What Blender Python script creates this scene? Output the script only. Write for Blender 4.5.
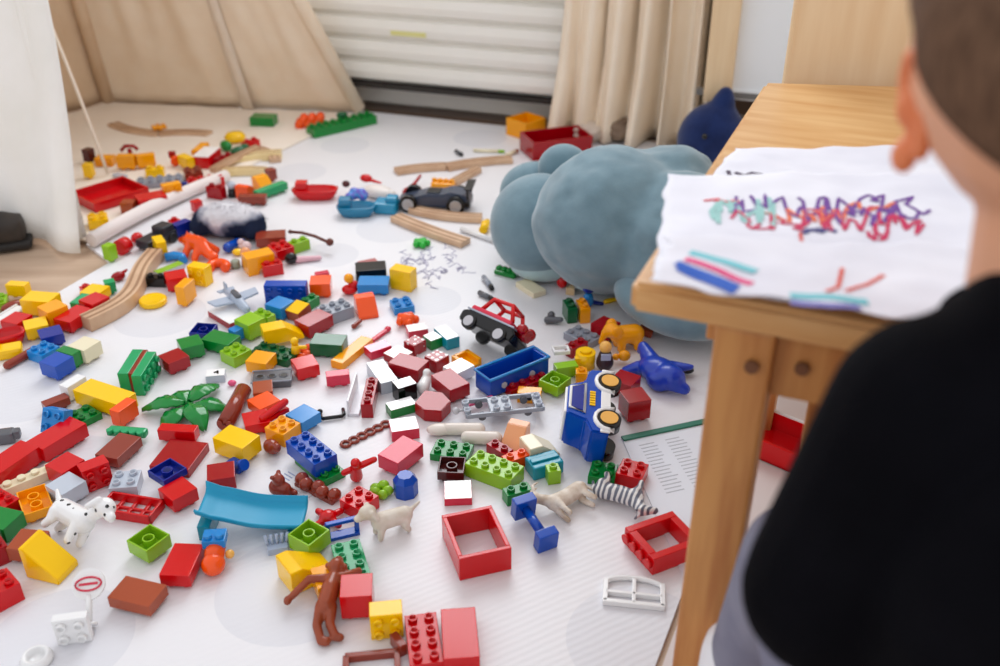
import bpy, bmesh, math, random
from mathutils import Vector, Matrix, Euler, noise
for o in list(bpy.data.objects): bpy.data.objects.remove(o)
S = bpy.context.scene
COL = S.collection
R = math.radians
# ---------------------------------------------------------------- camera
F, PITCH, H = 970.0, R(30), 0.73
cam = bpy.data.cameras.new('camera'); camo = bpy.data.objects.new('camera', cam); COL.objects.link(camo)
camo.location = (0, 0, H); camo.rotation_euler = (R(90) - PITCH, 0, 0)
cam.sensor_width = 36; cam.lens = F * 36 / 1000; cam.clip_start = .02
cam.dof.use_dof = True; cam.dof.focus_distance = 1.17; cam.dof.aperture_fstop = 3.9
S.camera = camo
# ---------------------------------------------------------------- light
W = bpy.data.worlds.new('world'); S.world = W; W.use_nodes = True
bg = W.node_tree.nodes['Background']; bg.inputs[0].default_value = (.97, .97, 1, 1); bg.inputs[1].default_value = .80
def area(name, loc, rot, sx, sy, e, col=(1, 1, 1)):
    l = bpy.data.lights.new(name, 'AREA'); l.shape = 'RECTANGLE'; l.size = sx; l.size_y = sy; l.energy = e; l.color = col
    o = bpy.data.objects.new(name, l); COL.objects.link(o); o.location = loc; o.rotation_euler = rot; return o
WANG = R(-18)                                     # the wall under the window runs at this angle
WD = Vector((math.cos(WANG), math.sin(WANG), 0)); WN = Vector((WD.y, -WD.x, 0))   # WN points into the room
WP = Vector((-.355, 2.47, 0))
def wl(a, b, z): return WP + WD * a + WN * b + Vector((0, 0, z))
wl0 = wl(.2, -.12, 1.46)
area('window_daylight', wl0, (R(-90), 0, WANG), 1.1, 1.55, 23, (.93, .96, 1))
S.view_settings.view_transform = 'Standard'; S.view_settings.look = 'None'
S.view_settings.exposure = .32; S.view_settings.gamma = 1; S.view_settings.use_curve_mapping = False
# ---------------------------------------------------------------- helpers
def G(x, y, z=0.0):
    """the point of the horizontal plane at height z seen at (x, y) of the photograph"""
    u = (x - 500) / F; v = (y - 333) / F
    t = (H - z) / (v * math.cos(PITCH) + math.sin(PITCH))
    return Vector((u * t, t * (math.cos(PITCH) - v * math.sin(PITCH)), z))
def lin(c): return tuple(((v / 255) / 12.92 if v / 255 <= .04045 else ((v / 255 + .055) / 1.055) ** 2.4) for v in c)
MATS = {}
def mat(name, rgb, rough=.3, spec=.5, metal=0, coat=0, sheen=0, trans=0, alpha=1):
    if name in MATS: return MATS[name]
    m = bpy.data.materials.new(name); m.use_nodes = True; b = m.node_tree.nodes['Principled BSDF']
    b.inputs['Base Color'].default_value = (*lin(rgb), 1); b.inputs['Roughness'].default_value = rough
    b.inputs['Specular IOR Level'].default_value = spec; b.inputs['Metallic'].default_value = metal
    b.inputs['Coat Weight'].default_value = coat; b.inputs['Sheen Weight'].default_value = sheen
    b.inputs['Transmission Weight'].default_value = trans; b.inputs['Alpha'].default_value = alpha
    MATS[name] = m; return m
def nodes(m):
    nt = m.node_tree; return nt, nt.nodes['Principled BSDF']
def nn(nt, t, **k):
    n = nt.nodes.new(t)
    for a, v in k.items(): setattr(n, a, v)
    return n
def noisy(name, c1, c2, scale=8, rough=.5, stretch=(1, 1, 1), bump=0, bscale=60, spec=.4, detail=4, lo=.35, hi=.65, sheen=0, metal=0):
    if name in MATS: return MATS[name]
    m = mat(name, c1, rough, spec, metal, sheen=sheen); nt, b = nodes(m)
    tc = nn(nt, 'ShaderNodeTexCoord'); mp = nn(nt, 'ShaderNodeMapping'); mp.inputs['Scale'].default_value = stretch
    nt.links.new(tc.outputs['Object'], mp.inputs[0])
    nz = nn(nt, 'ShaderNodeTexNoise'); nz.inputs['Scale'].default_value = scale; nz.inputs['Detail'].default_value = detail
    nt.links.new(mp.outputs[0], nz.inputs[0])
    cr = nn(nt, 'ShaderNodeValToRGB'); cr.color_ramp.elements[0].position = lo; cr.color_ramp.elements[1].position = hi
    cr.color_ramp.elements[0].color = (*lin(c1), 1); cr.color_ramp.elements[1].color = (*lin(c2), 1)
    nt.links.new(nz.outputs['Fac'], cr.inputs[0]); nt.links.new(cr.outputs[0], b.inputs['Base Color'])
    if bump:
        n2 = nn(nt, 'ShaderNodeTexNoise'); n2.inputs['Scale'].default_value = bscale; n2.inputs['Detail'].default_value = 3
        nt.links.new(mp.outputs[0], n2.inputs[0])
        bp = nn(nt, 'ShaderNodeBump'); bp.inputs['Strength'].default_value = bump; bp.inputs['Distance'].default_value = .003
        nt.links.new(n2.outputs['Fac'], bp.inputs['Height']); nt.links.new(bp.outputs[0], b.inputs['Normal'])
    return m
PAL = dict(red=(206, 4, 14), dred=(160, 0, 16), yellow=(252, 200, 4), gold=(248, 164, 4), orange=(246, 84, 10), green=(4, 128, 48),
    dgreen=(6, 92, 48), lime=(140, 190, 30), blue=(6, 72, 176), sky=(26, 132, 205), navy=(18, 38, 140), teal=(12, 142, 165), turq=(10, 160, 190),
    brown=(164, 72, 38), dbrown=(78, 24, 22), grey=(148, 154, 166), dgrey=(92, 94, 100), white=(236, 236, 236), cream=(232, 222, 190),
    pink=(228, 84, 130), rose=(210, 40, 70), black=(11, 11, 13), tan=(214, 184, 140), peach=(232, 160, 110), lgrey=(190, 198, 210), purple=(110, 60, 170),
    rust=(140, 52, 34), mint=(30, 160, 100), silver=(190, 190, 195), flesh=(238, 180, 90))
def P(c):
    return mat('plastic_' + c, PAL[c], (.15), .45, coat=.0) if c in PAL else MATS[c]
class MB:
    """collects shapes into one mesh"""
    def __init__(s): s.bm = bmesh.new(); s.mi = 0
    def _fin(s, vs, M=None, smooth=False):
        fs = set(f for v in vs for f in v.link_faces)
        for f in fs: f.material_index = s.mi; f.smooth = smooth
        if M is not None: bmesh.ops.transform(s.bm, matrix=M, verts=list(vs))
        return list(vs)
    def mat(s, i): s.mi = i; return s
    def box(s, c, d, bev=.0008, rot=None, seg=2):
        r = bmesh.ops.create_cube(s.bm, size=1)['verts']
        bmesh.ops.scale(s.bm, vec=d, verts=r)
        if bev:
            es = list(set(e for v in r for e in v.link_edges))
            q = bmesh.ops.bevel(s.bm, geom=es, offset=min(bev, min(d) * .45), segments=seg, profile=.6, affect='EDGES')
            r = list(set(r_ for r_ in q['verts'] if r_.is_valid) | set(v for v in r if v.is_valid))
            r = s._island(r)
        M = Matrix.Translation(c) @ (Euler(rot).to_matrix().to_4x4() if rot else Matrix())
        s._fin(r, M); return s
    def _island(s, seed):
        seen = set(seed); st = list(seed)
        while st:
            v = st.pop()
            for e in v.link_edges:
                w = e.other_vert(v)
                if w not in seen: seen.add(w); st.append(w)
        return list(seen)
    def cyl(s, a, b, r1, r2=None, seg=16, caps=True, smooth=True):
        a, b = Vector(a), Vector(b); d = b - a; r2 = r1 if r2 is None else r2
        q = bmesh.ops.create_cone(s.bm, cap_ends=caps, segments=seg, radius1=r1, radius2=r2, depth=d.length)['verts']
        M = Matrix.Translation((a + b) / 2) @ d.to_track_quat('Z', 'Y').to_matrix().to_4x4()
        fs = set(f for v in q for f in v.link_faces)
        s._fin(q, M)
        if smooth:
            for f in fs: f.smooth = len(f.verts) == 4
        return s
    def sph(s, c, r, seg=16, rings=10, rot=None):
        q = bmesh.ops.create_uvsphere(s.bm, u_segments=seg, v_segments=rings, radius=1)['verts']
        r = (r, r, r) if isinstance(r, (int, float)) else r
        M = Matrix.Translation(c) @ (Euler(rot).to_matrix().to_4x4() if rot else Matrix()) @ Matrix.Diagonal((*r, 1))
        s._fin(q, M, True); return s
    def cap(s, a, b, r1, r2=None, seg=14):
        r2 = r1 if r2 is None else r2
        s.cyl(a, b, r1, r2, seg, False); s.sph(a, r1, seg, 8); s.sph(b, r2, seg, 8); return s
    def chain(s, pts, rs):
        for i in range(len(pts) - 1): s.cap(pts[i], pts[i + 1], rs[i], rs[i + 1])
        return s
    def prism(s, poly, z0, z1, M=None, smooth=False):
        """poly in xy, extruded along z"""
        a = [s.bm.verts.new((p[0], p[1], z0)) for p in poly]; b = [s.bm.verts.new((p[0], p[1], z1)) for p in poly]
        n = len(poly); ar = sum(poly[i][0] * poly[(i + 1) % n][1] - poly[(i + 1) % n][0] * poly[i][1] for i in range(n))
        if ar < 0: a.reverse(); b.reverse()
        s.bm.faces.new(list(reversed(a))); s.bm.faces.new(b)
        for i in range(n): s.bm.faces.new((a[i], a[(i + 1) % n], b[(i + 1) % n], b[i]))
        s._fin(a + b, M, smooth)
        return s
    def tube(s, pts, r, seg=8, closed=False, sx=1.0):
        pts = [Vector(p) for p in pts]; n = len(pts); rings = []
        up = Vector((0, 0, 1))
        for i, p in enumerate(pts):
            t = (pts[(i + 1) % n] - pts[i - 1]) if closed else (pts[min(i + 1, n - 1)] - pts[max(i - 1, 0)])
            t.normalize(); x = t.cross(up)
            if x.length < 1e-4: x = t.cross(Vector((0, 1, 0)))
            x.normalize(); y = x.cross(t)
            rr = r[i] if isinstance(r, (list, tuple)) else r
            rings.append([s.bm.verts.new(p + x * math.cos(k * 2 * math.pi / seg) * rr * sx + y * math.sin(k * 2 * math.pi / seg) * rr) for k in range(seg)])
        for i in range(n if closed else n - 1):
            A, B = rings[i], rings[(i + 1) % n]
            for k in range(seg): f = s.bm.faces.new((A[k], A[(k + 1) % seg], B[(k + 1) % seg], B[k])); f.smooth = True; f.material_index = s.mi
        if not closed:
            for A in (rings[0], rings[-1]):
                f = s.bm.faces.new(A); f.material_index = s.mi
        return s
    def ribbon(s, pts, w, h, z0=0.0):
        """flat bar that follows pts in plan; rectangular section"""
        pts = [Vector(p) for p in pts]; n = len(pts); rings = []
        for i, p in enumerate(pts):
            t = pts[min(i + 1, n - 1)] - pts[max(i - 1, 0)]; t.z = 0; t.normalize(); x = Vector((t.y, -t.x, 0)) * w / 2
            z = Vector((0, 0, 1))
            rings.append([s.bm.verts.new(p + x + z * z0), s.bm.verts.new(p - x + z * z0), s.bm.verts.new(p - x + z * (z0 + h)), s.bm.verts.new(p + x + z * (z0 + h))])
        for i in range(n - 1):
            A, B = rings[i], rings[i + 1]
            for k in range(4): f = s.bm.faces.new((A[k], A[(k + 1) % 4], B[(k + 1) % 4], B[k])); f.material_index = s.mi
        for A in (rings[0], rings[-1]): s.bm.faces.new(A).material_index = s.mi
        return s
    def grid(s, fn, nu, nv, th=0):
        V = [[s.bm.verts.new(fn(i / nu, j / nv)) for j in range(nv + 1)] for i in range(nu + 1)]
        for i in range(nu):
            for j in range(nv):
                f = s.bm.faces.new((V[i][j], V[i + 1][j], V[i + 1][j + 1], V[i][j + 1])); f.smooth = True; f.material_index = s.mi
        return s
    def lathe(s, prof, seg=24, M=None):
        rings = [[s.bm.verts.new((r * math.cos(k * 2 * math.pi / seg), r * math.sin(k * 2 * math.pi / seg), z)) for k in range(seg)] for r, z in prof]
        for A, B in zip(rings, rings[1:]):
            for k in range(seg): s.bm.faces.new((A[k], A[(k + 1) % seg], B[(k + 1) % seg], B[k]))
        s.bm.faces.new(list(reversed(rings[0]))); s.bm.faces.new(rings[-1])
        s._fin([v for r_ in rings for v in r_], M, True); return s
def mk(name, mb, mats, parent=None, label=None, mods=(), norm=True):
    me = bpy.data.meshes.new(name)
    if norm: bmesh.ops.recalc_face_normals(mb.bm, faces=mb.bm.faces[:])
    mb.bm.to_mesh(me); mb.bm.free()
    for m in (mats if isinstance(mats, (list, tuple)) else [mats]): me.materials.append(P(m) if isinstance(m, str) else m)
    o = bpy.data.objects.new(name, me); COL.objects.link(o)
    if parent: o.parent = parent
    if label: o['label'] = label
    for kind, kw in mods:
        md = o.modifiers.new(kind.lower(), kind)
        for a, v in kw.items(): setattr(md, a, v)
    return o
SOFT = lambda v, it=4, f=.6: (('REMESH', dict(mode='VOXEL', voxel_size=v, use_smooth_shade=True)), ('SMOOTH', dict(iterations=it, factor=f)))
def solid(t, off=-1): return ('SOLIDIFY', dict(thickness=t, offset=off))
def empty(name, loc=(0, 0, 0), rz=0):
    o = bpy.data.objects.new(name, None); COL.objects.link(o); o.location = loc; o.rotation_euler = (0, 0, rz); o.empty_display_size = .02; return o
def tag(o, label=None, cat=None, group=None, kind=None):
    if label: o['label'] = label
    if cat: o['category'] = cat
    if group: o['group'] = group
    if kind: o['kind'] = kind
    return o
# ---------------------------------------------------------------- surface materials
wood = noisy('pine_wood', (206, 152, 92), (222, 178, 122), 6, .38, (9, 1.2, 9), .06, 40)
woodx = noisy('pine_wood_x', (206, 152, 92), (222, 178, 122), 6, .38, (1.2, 9, 9), .06, 40)
woodleg = noisy('pine_wood_leg', (176, 112, 58), (204, 146, 84), 6, .42, (11, 11, 1.0), .06, 40)
woodpale = noisy('birch_board', (222, 190, 148), (232, 206, 168), 5, .42, (8, 8, .8), .04, 40)
track = noisy('beech_track', (196, 158, 126), (214, 180, 148), 20, .45, (1, 1, 1), .03, 60)
canvas = noisy('natural_canvas', (240, 220, 194), (244, 227, 204), 14, .85, bump=.12, bscale=500, spec=.15)
canvasw = noisy('white_canvas', (240, 238, 232), (246, 244, 240), 10, .85, bump=.12, bscale=500, spec=.15)
curtainm = noisy('linen_curtain', (242, 226, 204), (246, 232, 212), 12, .8, bump=.1, bscale=300, spec=.15)
paint = mat('white_paint', (226, 224, 218), .4)
plushm = noisy('blue_plush', (106, 134, 146), (118, 146, 158), 30, .95, bump=.15, bscale=400, spec=.1, sheen=.5)
plushl = noisy('pale_blue_plush', (160, 186, 190), (172, 198, 200), 30, .95, bump=.15, bscale=400, spec=.1, sheen=.5)
navym = noisy('navy_plush', (22, 36, 78), (30, 48, 96), 30, .95, bump=.2, bscale=300, spec=.1, sheen=.3)
paperm = noisy('drawing_paper', (226, 226, 236), (236, 236, 244), 12, .7, spec=.2)
# ---------------------------------------------------------------- floor, mats, wall
fm = noisy('oak_floor', (178, 150, 126), (198, 172, 148), 4, .45, (1, 7, 1), .05, 30)
b = MB(); b.box((0, 1.3, -.02), (5.4, 4.6, .03), 0); tag(mk('floor', b, fm), kind='structure')
DOTS = [(345, 145, .055), (480, 138, .062), (392, 228, .066), (230, 160, .06), (300, 172, .055), (160, 315, .07), (25, 392, .075), (72, 462, .055), (292, 588, .078), (640, 640, .072), (590, 255, .05), (60, 640, .07), (490, 420, .06), (330, 255, .05), (430, 300, .05)]
mm = mat('play_mat_print', (224, 223, 227), .42, .4); nt, bs = nodes(mm)
geo = nn(nt, 'ShaderNodeNewGeometry'); prev = None
for x, y, r in DOTS:
    p = G(x, y)
    d = nn(nt, 'ShaderNodeVectorMath', operation='DISTANCE'); nt.links.new(geo.outputs['Position'], d.inputs[0]); d.inputs[1].default_value = (p.x, p.y, -.001)
    l = nn(nt, 'ShaderNodeMath', operation='LESS_THAN'); nt.links.new(d.outputs['Value'], l.inputs[0]); l.inputs[1].default_value = r
    if prev is None: prev = l
    else:
        a = nn(nt, 'ShaderNodeMath', operation='MAXIMUM'); nt.links.new(prev.outputs[0], a.inputs[0]); nt.links.new(l.outputs[0], a.inputs[1]); prev = a
mx = nn(nt, 'ShaderNodeMix', data_type='RGBA'); nt.links.new(prev.outputs[0], mx.inputs[0])
mx.inputs[6].default_value = (*lin((230, 229, 232)), 1); mx.inputs[7].default_value = (*lin((220, 220, 225)), 1)
nt.links.new(mx.outputs[2], bs.inputs['Base Color'])
wv = nn(nt, 'ShaderNodeTexWave'); wv.inputs['Scale'].default_value = 40; wv.inputs['Distortion'].default_value = 1.5; wv.inputs['Detail'].default_value = 2
mp = nn(nt, 'ShaderNodeMapping'); mp.inputs['Rotation'].default_value = (0, 0, R(60)); nt.links.new(geo.outputs['Position'], mp.inputs[0]); nt.links.new(mp.outputs[0], wv.inputs[0])
bp = nn(nt, 'ShaderNodeBump'); bp.inputs['Strength'].default_value = .10; bp.inputs['Distance'].default_value = .0015
nt.links.new(wv.outputs['Fac'], bp.inputs['Height']); nt.links.new(bp.outputs[0], bs.inputs['Normal'])
mp_e = [G(648, 690), G(656, 664), G(690, 572)]
e1 = G(690, 572); ed = (e1 - G(655, 666)).normalized()
poly = [G(655, 666) - ed * .5, e1 + ed * .75, wl(.72, .06, 0), wl(.0, .07, 0), wl(-.7, .1, 0), G(-60, 390), G(-60, 390) + Vector((.1, -1.2, 0))]
l1, l2 = G(0, 326), G(110, 262); l3 = l1 + (l2 - l1) * 2.0
poly = [G(655, 666) - ed * .5, e1 + ed * .9, wl(.80, .10, 0), wl(.2, .09, 0), wl(-.30, .09, 0), G(212, 168), G(86, 244), l2, l1, l1 - (l2 - l1) * .9, Vector((-1.2, .2, 0))]
b = MB(); b.prism([(p.x, p.y) for p in poly], -.005, 0)
pm = mk('play_mat', b, mm); tag(pm, 'large white play mat printed with pale grey dots under all the bricks', 'play mat')
random.seed(5)
b = MB(); c = G(432, 268)
for k in range(26):
    a0 = c + Vector((random.uniform(-.05, .05), random.uniform(-.05, .05), 0)); pts = []
    for j in range(8): a0 = a0 + Vector((random.uniform(-.012, .012), random.uniform(-.016, .016), 0)); pts.append(a0 + Vector((0, 0, .0003)))
    b.ribbon(pts, .0011, .0003)
mk('pen_scribble', b, mat('violet_ink', (150, 145, 180), .6), pm, 'grey violet pen scribble on the mat')
q = Vector((ed.y, -ed.x, 0)) * .006
poly2 = [G(655, 666) - ed * .5 + q, e1 + ed * .86 + q, e1 + ed * .7 + q * 110, G(655, 666) - ed * .5 + q * 110]
b = MB(); b.prism([(p.x, p.y) for p in poly2], -.005, -.001)
tag(mk('foam_mat', b, mat('shaded_foam', (214, 203, 200), .6)), 'plain mat, its pale pink grey tinted for shade, under the table beside the dotted mat', 'play mat')  # tint lowered for the shade this mat lies in
wm = noisy('wall_paint', (214, 206, 196), (220, 213, 204), 3, .7)
def wbox(b, a0, a1, n0, n1, z0, z1, bev=.001):
    c = wl((a0 + a1) / 2, (n0 + n1) / 2, (z0 + z1) / 2); b.box(c, (a1 - a0, abs(n1 - n0), z1 - z0), bev, (0, 0, WANG))
b = MB()
wbox(b, -2.4, 2.6, -.1, 0, -.005, .68, 0); wbox(b, -2.4, -.36, -.1, 0, .68, 2.4, 0); wbox(b, .76, 2.6, -.1, 0, .68, 2.4, 0); wbox(b, -.36, .76, -.1, 0, 2.25, 2.4, 0)
tag(mk('wall_back', b, wm), kind='structure')
b = MB(); wbox(b, -1.2, 1.5, .001, .022, .004, .05, .003)
tag(mk('baseboard_back', b, paint), kind='structure')
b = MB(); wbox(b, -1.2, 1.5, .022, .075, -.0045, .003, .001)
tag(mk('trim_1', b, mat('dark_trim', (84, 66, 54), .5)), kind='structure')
# radiator: ribbed white convector with a dark strip as gap shade beneath
rad = empty('radiator', wl(.22, .06, .07), WANG)
b = MB(); L = .74
zz = .0; 
prof = []
n = 11; pitch = .053
for k in range(n):
    z0 = k * pitch
    prof += [(0.0, z0), (.004, z0 + .004), (.016, z0 + .010), (.018, z0 + pitch * .5), (.014, z0 + pitch - .008), (.002, z0 + pitch - .003)]
poly = [(-.03, 0)] + [(p, z) for p, z in prof] + [(-.03, n * pitch)]
M = Matrix(((0, 0, 1, -L / 2), (-1, 0, 0, 0), (0, 1, 0, 0), (0, 0, 0, 1)))
b.prism(poly, 0, L, M)
b.box((-L / 2 - .004, -.0, n * pitch / 2), (.012, .06, n * pitch), .003); b.box((L / 2 + .004, 0, n * pitch / 2), (.012, .06, n * pitch), .003)
mk('ribbed_panel', b, noisy('radiator_enamel', (238, 236, 228), (242, 240, 234), 6, .35), rad)
b = MB(); b.box((-.05, -.0185, pitch * 2.35), (.09, .0006, .011), 0); mk('yellow_mark', b, mat('yellow_crayon', (226, 222, 150), .7), rad, 'pale yellow crayon mark')
b = MB(); b.box((0, -.0, -.006), (L, .05, .010), .002); mk('gap_shade', b, mat('gap_shade_dark', (40, 34, 30), .6), rad, 'dark slot under the panel')  # solid dark strip stands for the shade in the gap
for sx in (-.3, .3):
    b = MB(); b.box((sx, .034, -.02), (.02, .05, .03), .002); mk('wall_bracket', b, paint, rad)
tag(rad, 'white radiator with horizontal ribs on the back wall between tent and curtain', 'radiator')
# hanging cupboard to the right
cup = empty('hanging_cupboard', wl(1.00, .0, .14), WANG)
b = MB(); b.box((-.085, -.20, .50), (.055, .05, 1.0), .003); mk('side_panel', b, woodpale, cup, 'narrow pale wooden upright')
b = MB(); b.box((.095, -.10, .50), (.33, .19, 1.0), .004); b.box((.03, -.197, .02), (.21, .004, .006), 0); mk('white_panel', b, mat('white_laminate', (236, 240, 243), .35), cup)
b = MB(); b.box((-.03, -.19, .012), (.2, .02, .012), .001); mk('bottom_rail', b, mat('grey_rail', (120, 118, 116), .5), cup)
tag(cup, 'white wall cupboard with a pale wooden upright beside the curtain', 'cupboard')
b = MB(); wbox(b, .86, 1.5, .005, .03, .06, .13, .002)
tag(mk('trim_2', b, mat('shadow_board', (104, 84, 70), .6)), kind='structure')  # grey-brown skirting, shadow under the cupboard put into its colour
# curtain
def curtain_pt(u, v):
    a = .570 + u * .34; z = v * .80 + .004
    ph = u * 2 * math.pi
    amp = (.028 + .014 * (1 - v)) * min(1, .35 + u * 1.6)
    n = .095 + amp * (math.sin(ph * 6.2 + .6 * math.sin(ph * 1.3)) * .8 + .35 * math.sin(ph * 10.7 + 1))
    n += .05 * max(0, 1 - v * 5) * math.sin(ph * 2.2 + 1) ** 2
    a += (1 - v) ** 2 * (-.035 * (1 - u)) + .008 * math.sin(ph * 5 + v * 2)
    return wl(a, n + .02, z)
b = MB(); b.grid(curtain_pt, 160, 24)
tag(mk('curtain', b, curtainm, mods=(solid(.003, 0),)), 'long beige linen curtain hanging in folds to the floor beside the radiator', 'curtain')
# ---------------------------------------------------------------- tent
AP = Vector((-.95, 2.0, 1.5))
TA, TB, TC = G(106, 103), G(358, 113), Vector((-.73, 1.565, 0)); TD = Vector((-1.45, 1.85, 0))
tent = empty('play_tent', (-.95, 2.0, 0))
def loc(p): return p - Vector((-.95, 2.0, 0))
def panel(A, B, bow, wav, top=.97, seed=0, nu=50, nv=40):
    mid = ((A + B) / 2); nrm = (B - A).cross(AP - A).normalized()
    def f(u, v):
        v2 = v * top
        p = A.lerp(B, u).lerp(AP, v2)
        d = bow * math.sin(math.pi * u) * (1 - v) + wav * (noise.noise(Vector((u * 5 + seed, v * 3, seed))) + .5 * noise.noise(Vector((u * 16 + seed, v * 5, 2)))) * (.4 + .6 * (1 - v))
        p = p + nrm * d * min(1, v * 6 + .2)
        p.z = max(p.z, .003 + .0015 * math.sin(u * 40))
        return loc(p)
    b = MB(); b.grid(f, nu, nv); return b
mk('back_panel', panel(TA, TB, .01, .022, seed=1), canvas, tent, 'beige rear canvas wall', (solid(.0025, 0),))
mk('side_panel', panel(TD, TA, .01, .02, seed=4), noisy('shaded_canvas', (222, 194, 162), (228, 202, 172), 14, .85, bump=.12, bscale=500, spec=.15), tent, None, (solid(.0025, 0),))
# front flap, seen from outside: white canvas hanging with soft folds
def flap(u, v):
    A, B = TC, TD
    p = A.lerp(B, u * 1.0).lerp(AP, v * .96)
    n = Vector((-.2, -1, .3)).normalized()
    d = .012 * math.sin(u * 30 + 1) * (1 - v) + .02 * math.sin(u * 11) * (1 - v * .6) + .012 * noise.noise(Vector((u * 12, v * 4, 0)))
    p = p + n * d
    k = math.sin(math.pi * min(1, v / .96)) * .05 * (1 - u) ** 2
    p.x += k; 
    if v < .12: p += Vector((.0, -.02 * (1 - v / .12), 0)) * math.sin(u * 9 + 1.5) ** 2
    p.z = max(p.z, .004)
    return loc(p)
b = MB(); b.grid(flap, 70, 40); mk('front_flap', b, canvasw, tent, 'white front canvas seen from outside', (solid(.0025, 0),))
# hems, poles, straps
b = MB(); b.tube([loc(TB.lerp(AP, t) + Vector((.004, -.006, .012))) for t in (0, .2, .4, .6, .8, .98)], .017, 10); mk('pole_sleeve', b, canvas, tent)
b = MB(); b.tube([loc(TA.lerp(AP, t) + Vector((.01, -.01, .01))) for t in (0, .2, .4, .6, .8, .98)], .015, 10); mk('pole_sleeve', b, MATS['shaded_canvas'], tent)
b = MB(); b.tube([loc(TC.lerp(AP, t) + Vector((-.02, .02, .01))) for t in (0, .2, .4, .6, .8, .98)], .012, 10); mk('pole_sleeve', b, canvasw, tent)
pA, pB = G(243, 113), G(212, -60, .30)
b = MB(); nrm = (TB - TA).cross(AP - TA).normalized()
b.grid(lambda u, v: loc(TA.lerp(TB, .56 + u * .045).lerp(AP.lerp(AP + Vector((.15, 0, 0)), 1), v * .9) - nrm * .0 + Vector((0, -.012, 0)) + Vector((0, -.01, 0)) * 1), 2, 20)
mk('strap', b, noisy('cream_tape', (232, 216, 196), (238, 224, 206), 20, .8), tent, 'cream tape sewn down the rear wall', (solid(.002, 0),))
b = MB(); pts = []
for k in range(13):
    t = k / 12; a = TB.lerp(TC, t); a = a + Vector((.012, -.0, .014)); a.x += .012 * math.sin(t * 6)
    if t > .58: pts.append(loc(a + Vector((0, 0, .004 * math.sin(t * 9)))))
b.tube(pts, .013, 10); mk('floor_hem', b, mat('hem_white', (236, 226, 222), .8), tent, 'white padded hem of the tent floor')
b = MB(); b.prism([(loc(p).x, loc(p).y) for p in (TA + Vector((.01, -.01, 0)), TB + Vector((-.0, -.02, 0)), TC + Vector((.0, .02, 0)), TD + Vector((.06, .0, 0)))], .0005, .005)
mk('ground_sheet', b, noisy('ground_cloth', (240, 228, 214), (244, 234, 222), 8, .85, bump=.2, bscale=20), tent)
b = MB(); c0, c1 = loc(Vector((-.95, 1.95, .62))), loc(G(108, 174, .01)); 
b.tube([c0.lerp(c1, k / 10) + Vector((.012 * math.sin(k / 10 * math.pi), 0, -.02 * math.sin(k / 10 * math.pi))) for k in range(11)], .0032, 8); mk('tie_cord', b, mat('cord_cream', (240, 228, 212), .8), tent, 'thin cream tie cord')
tag(tent, 'beige and white canvas play tent with an open side by the radiator', 'tent')
# boot at the left edge
boot = empty('boot', G(2, 246), R(20))
b = MB(); b.sph((0, 0, .035), (.045, .03, .03)); b.sph((-.03, 0, .06), (.028, .028, .05)); b.box((0, 0, .03), (.09, .05, .05), .015)
mk('boot_upper', b, noisy('dark_leather', (44, 38, 34), (62, 54, 48), 20, .6), boot, mods=SOFT(.005))
b = MB(); b.box((0, 0, .007), (.105, .062, .014), .005); mk('sole', b, mat('boot_sole', (30, 27, 25), .6), boot)
tag(boot, 'dark brown boot on the wooden floor at the tent flap', 'boot')
# ---------------------------------------------------------------- table
TZ = .42
FL, BL = G(631, 283, TZ), G(765, 82, TZ)
ux = Vector((math.cos(R(-22.5)), math.sin(R(-22.5)), 0)); uy = Vector((-ux.y, ux.x, 0))
FR = FL + ux * .62; BR = BL + Vector((math.cos(R(-6)), math.sin(R(-6)), 0)) * .56
table = empty('table', (FL.x, FL.y, 0), R(-22.5))
MI = Matrix.Rotation(R(22.5), 4, 'Z') @ Matrix.Translation((-FL.x, -FL.y, 0))
def tl(p): return MI @ p
poly = [tl(p) for p in (FL, FR, BR, BL)]
b = MB(); b.prism([(p.x, p.y) for p in poly], TZ - .023, TZ)
bmesh.ops.bevel(b.bm, geom=[e for e in b.bm.edges], offset=.004, segments=3, affect='EDGES')
mk('table_top', b, woodx, table)
def leg(cx, cy, name='leg', w=.042, d=.036):
    b = MB(); b.box((cx, cy, (TZ - .024) / 2 + .001), (w, d, TZ - .026), .003); mk(name, b, woodleg, table)
lp = tl(G(737, 345, TZ - .035)); D = (BL - FL).length
leg(lp.x + .004, lp.y + .02)
leg(.062, D - .07, w=.036); leg(.57, lp.y + .02); leg(.56, D - .07)
b = MB(); b.box(((lp.x + .57) / 2, lp.y + .022, TZ - .052), (.57 - lp.x - .046, .018, .052), .002); mk('apron', b, woodleg, table)
b = MB(); b.box((lp.x - .022, (lp.y + D) / 2 + .0, TZ - .045), (.016, D - lp.y - .10, .038), .002); mk('apron', b, woodleg, table)
b = MB(); b.box(((.062 + .56) / 2, D - .07, TZ - .06), (.45, .018, .07), .002); mk('apron', b, woodleg, table)
b = MB(); b.box((lp.x + .075, lp.y + .13, .27), (.05, .018, .25), .002); mk('cross_board', b, woodleg, table)
for bx_, by_ in ((.012, .001), (.045, .012)):
    b = MB(); b.cyl((lp.x + bx_, lp.y + by_, TZ - .050), (lp.x + bx_, lp.y + by_ - .003, TZ - .050), .005); mk('bolt_head', b, mat('dark_bolt', (110, 66, 36), .5), table)
tag(table, 'low pine table with drawings on it in front of the sitting child', 'table')
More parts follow.
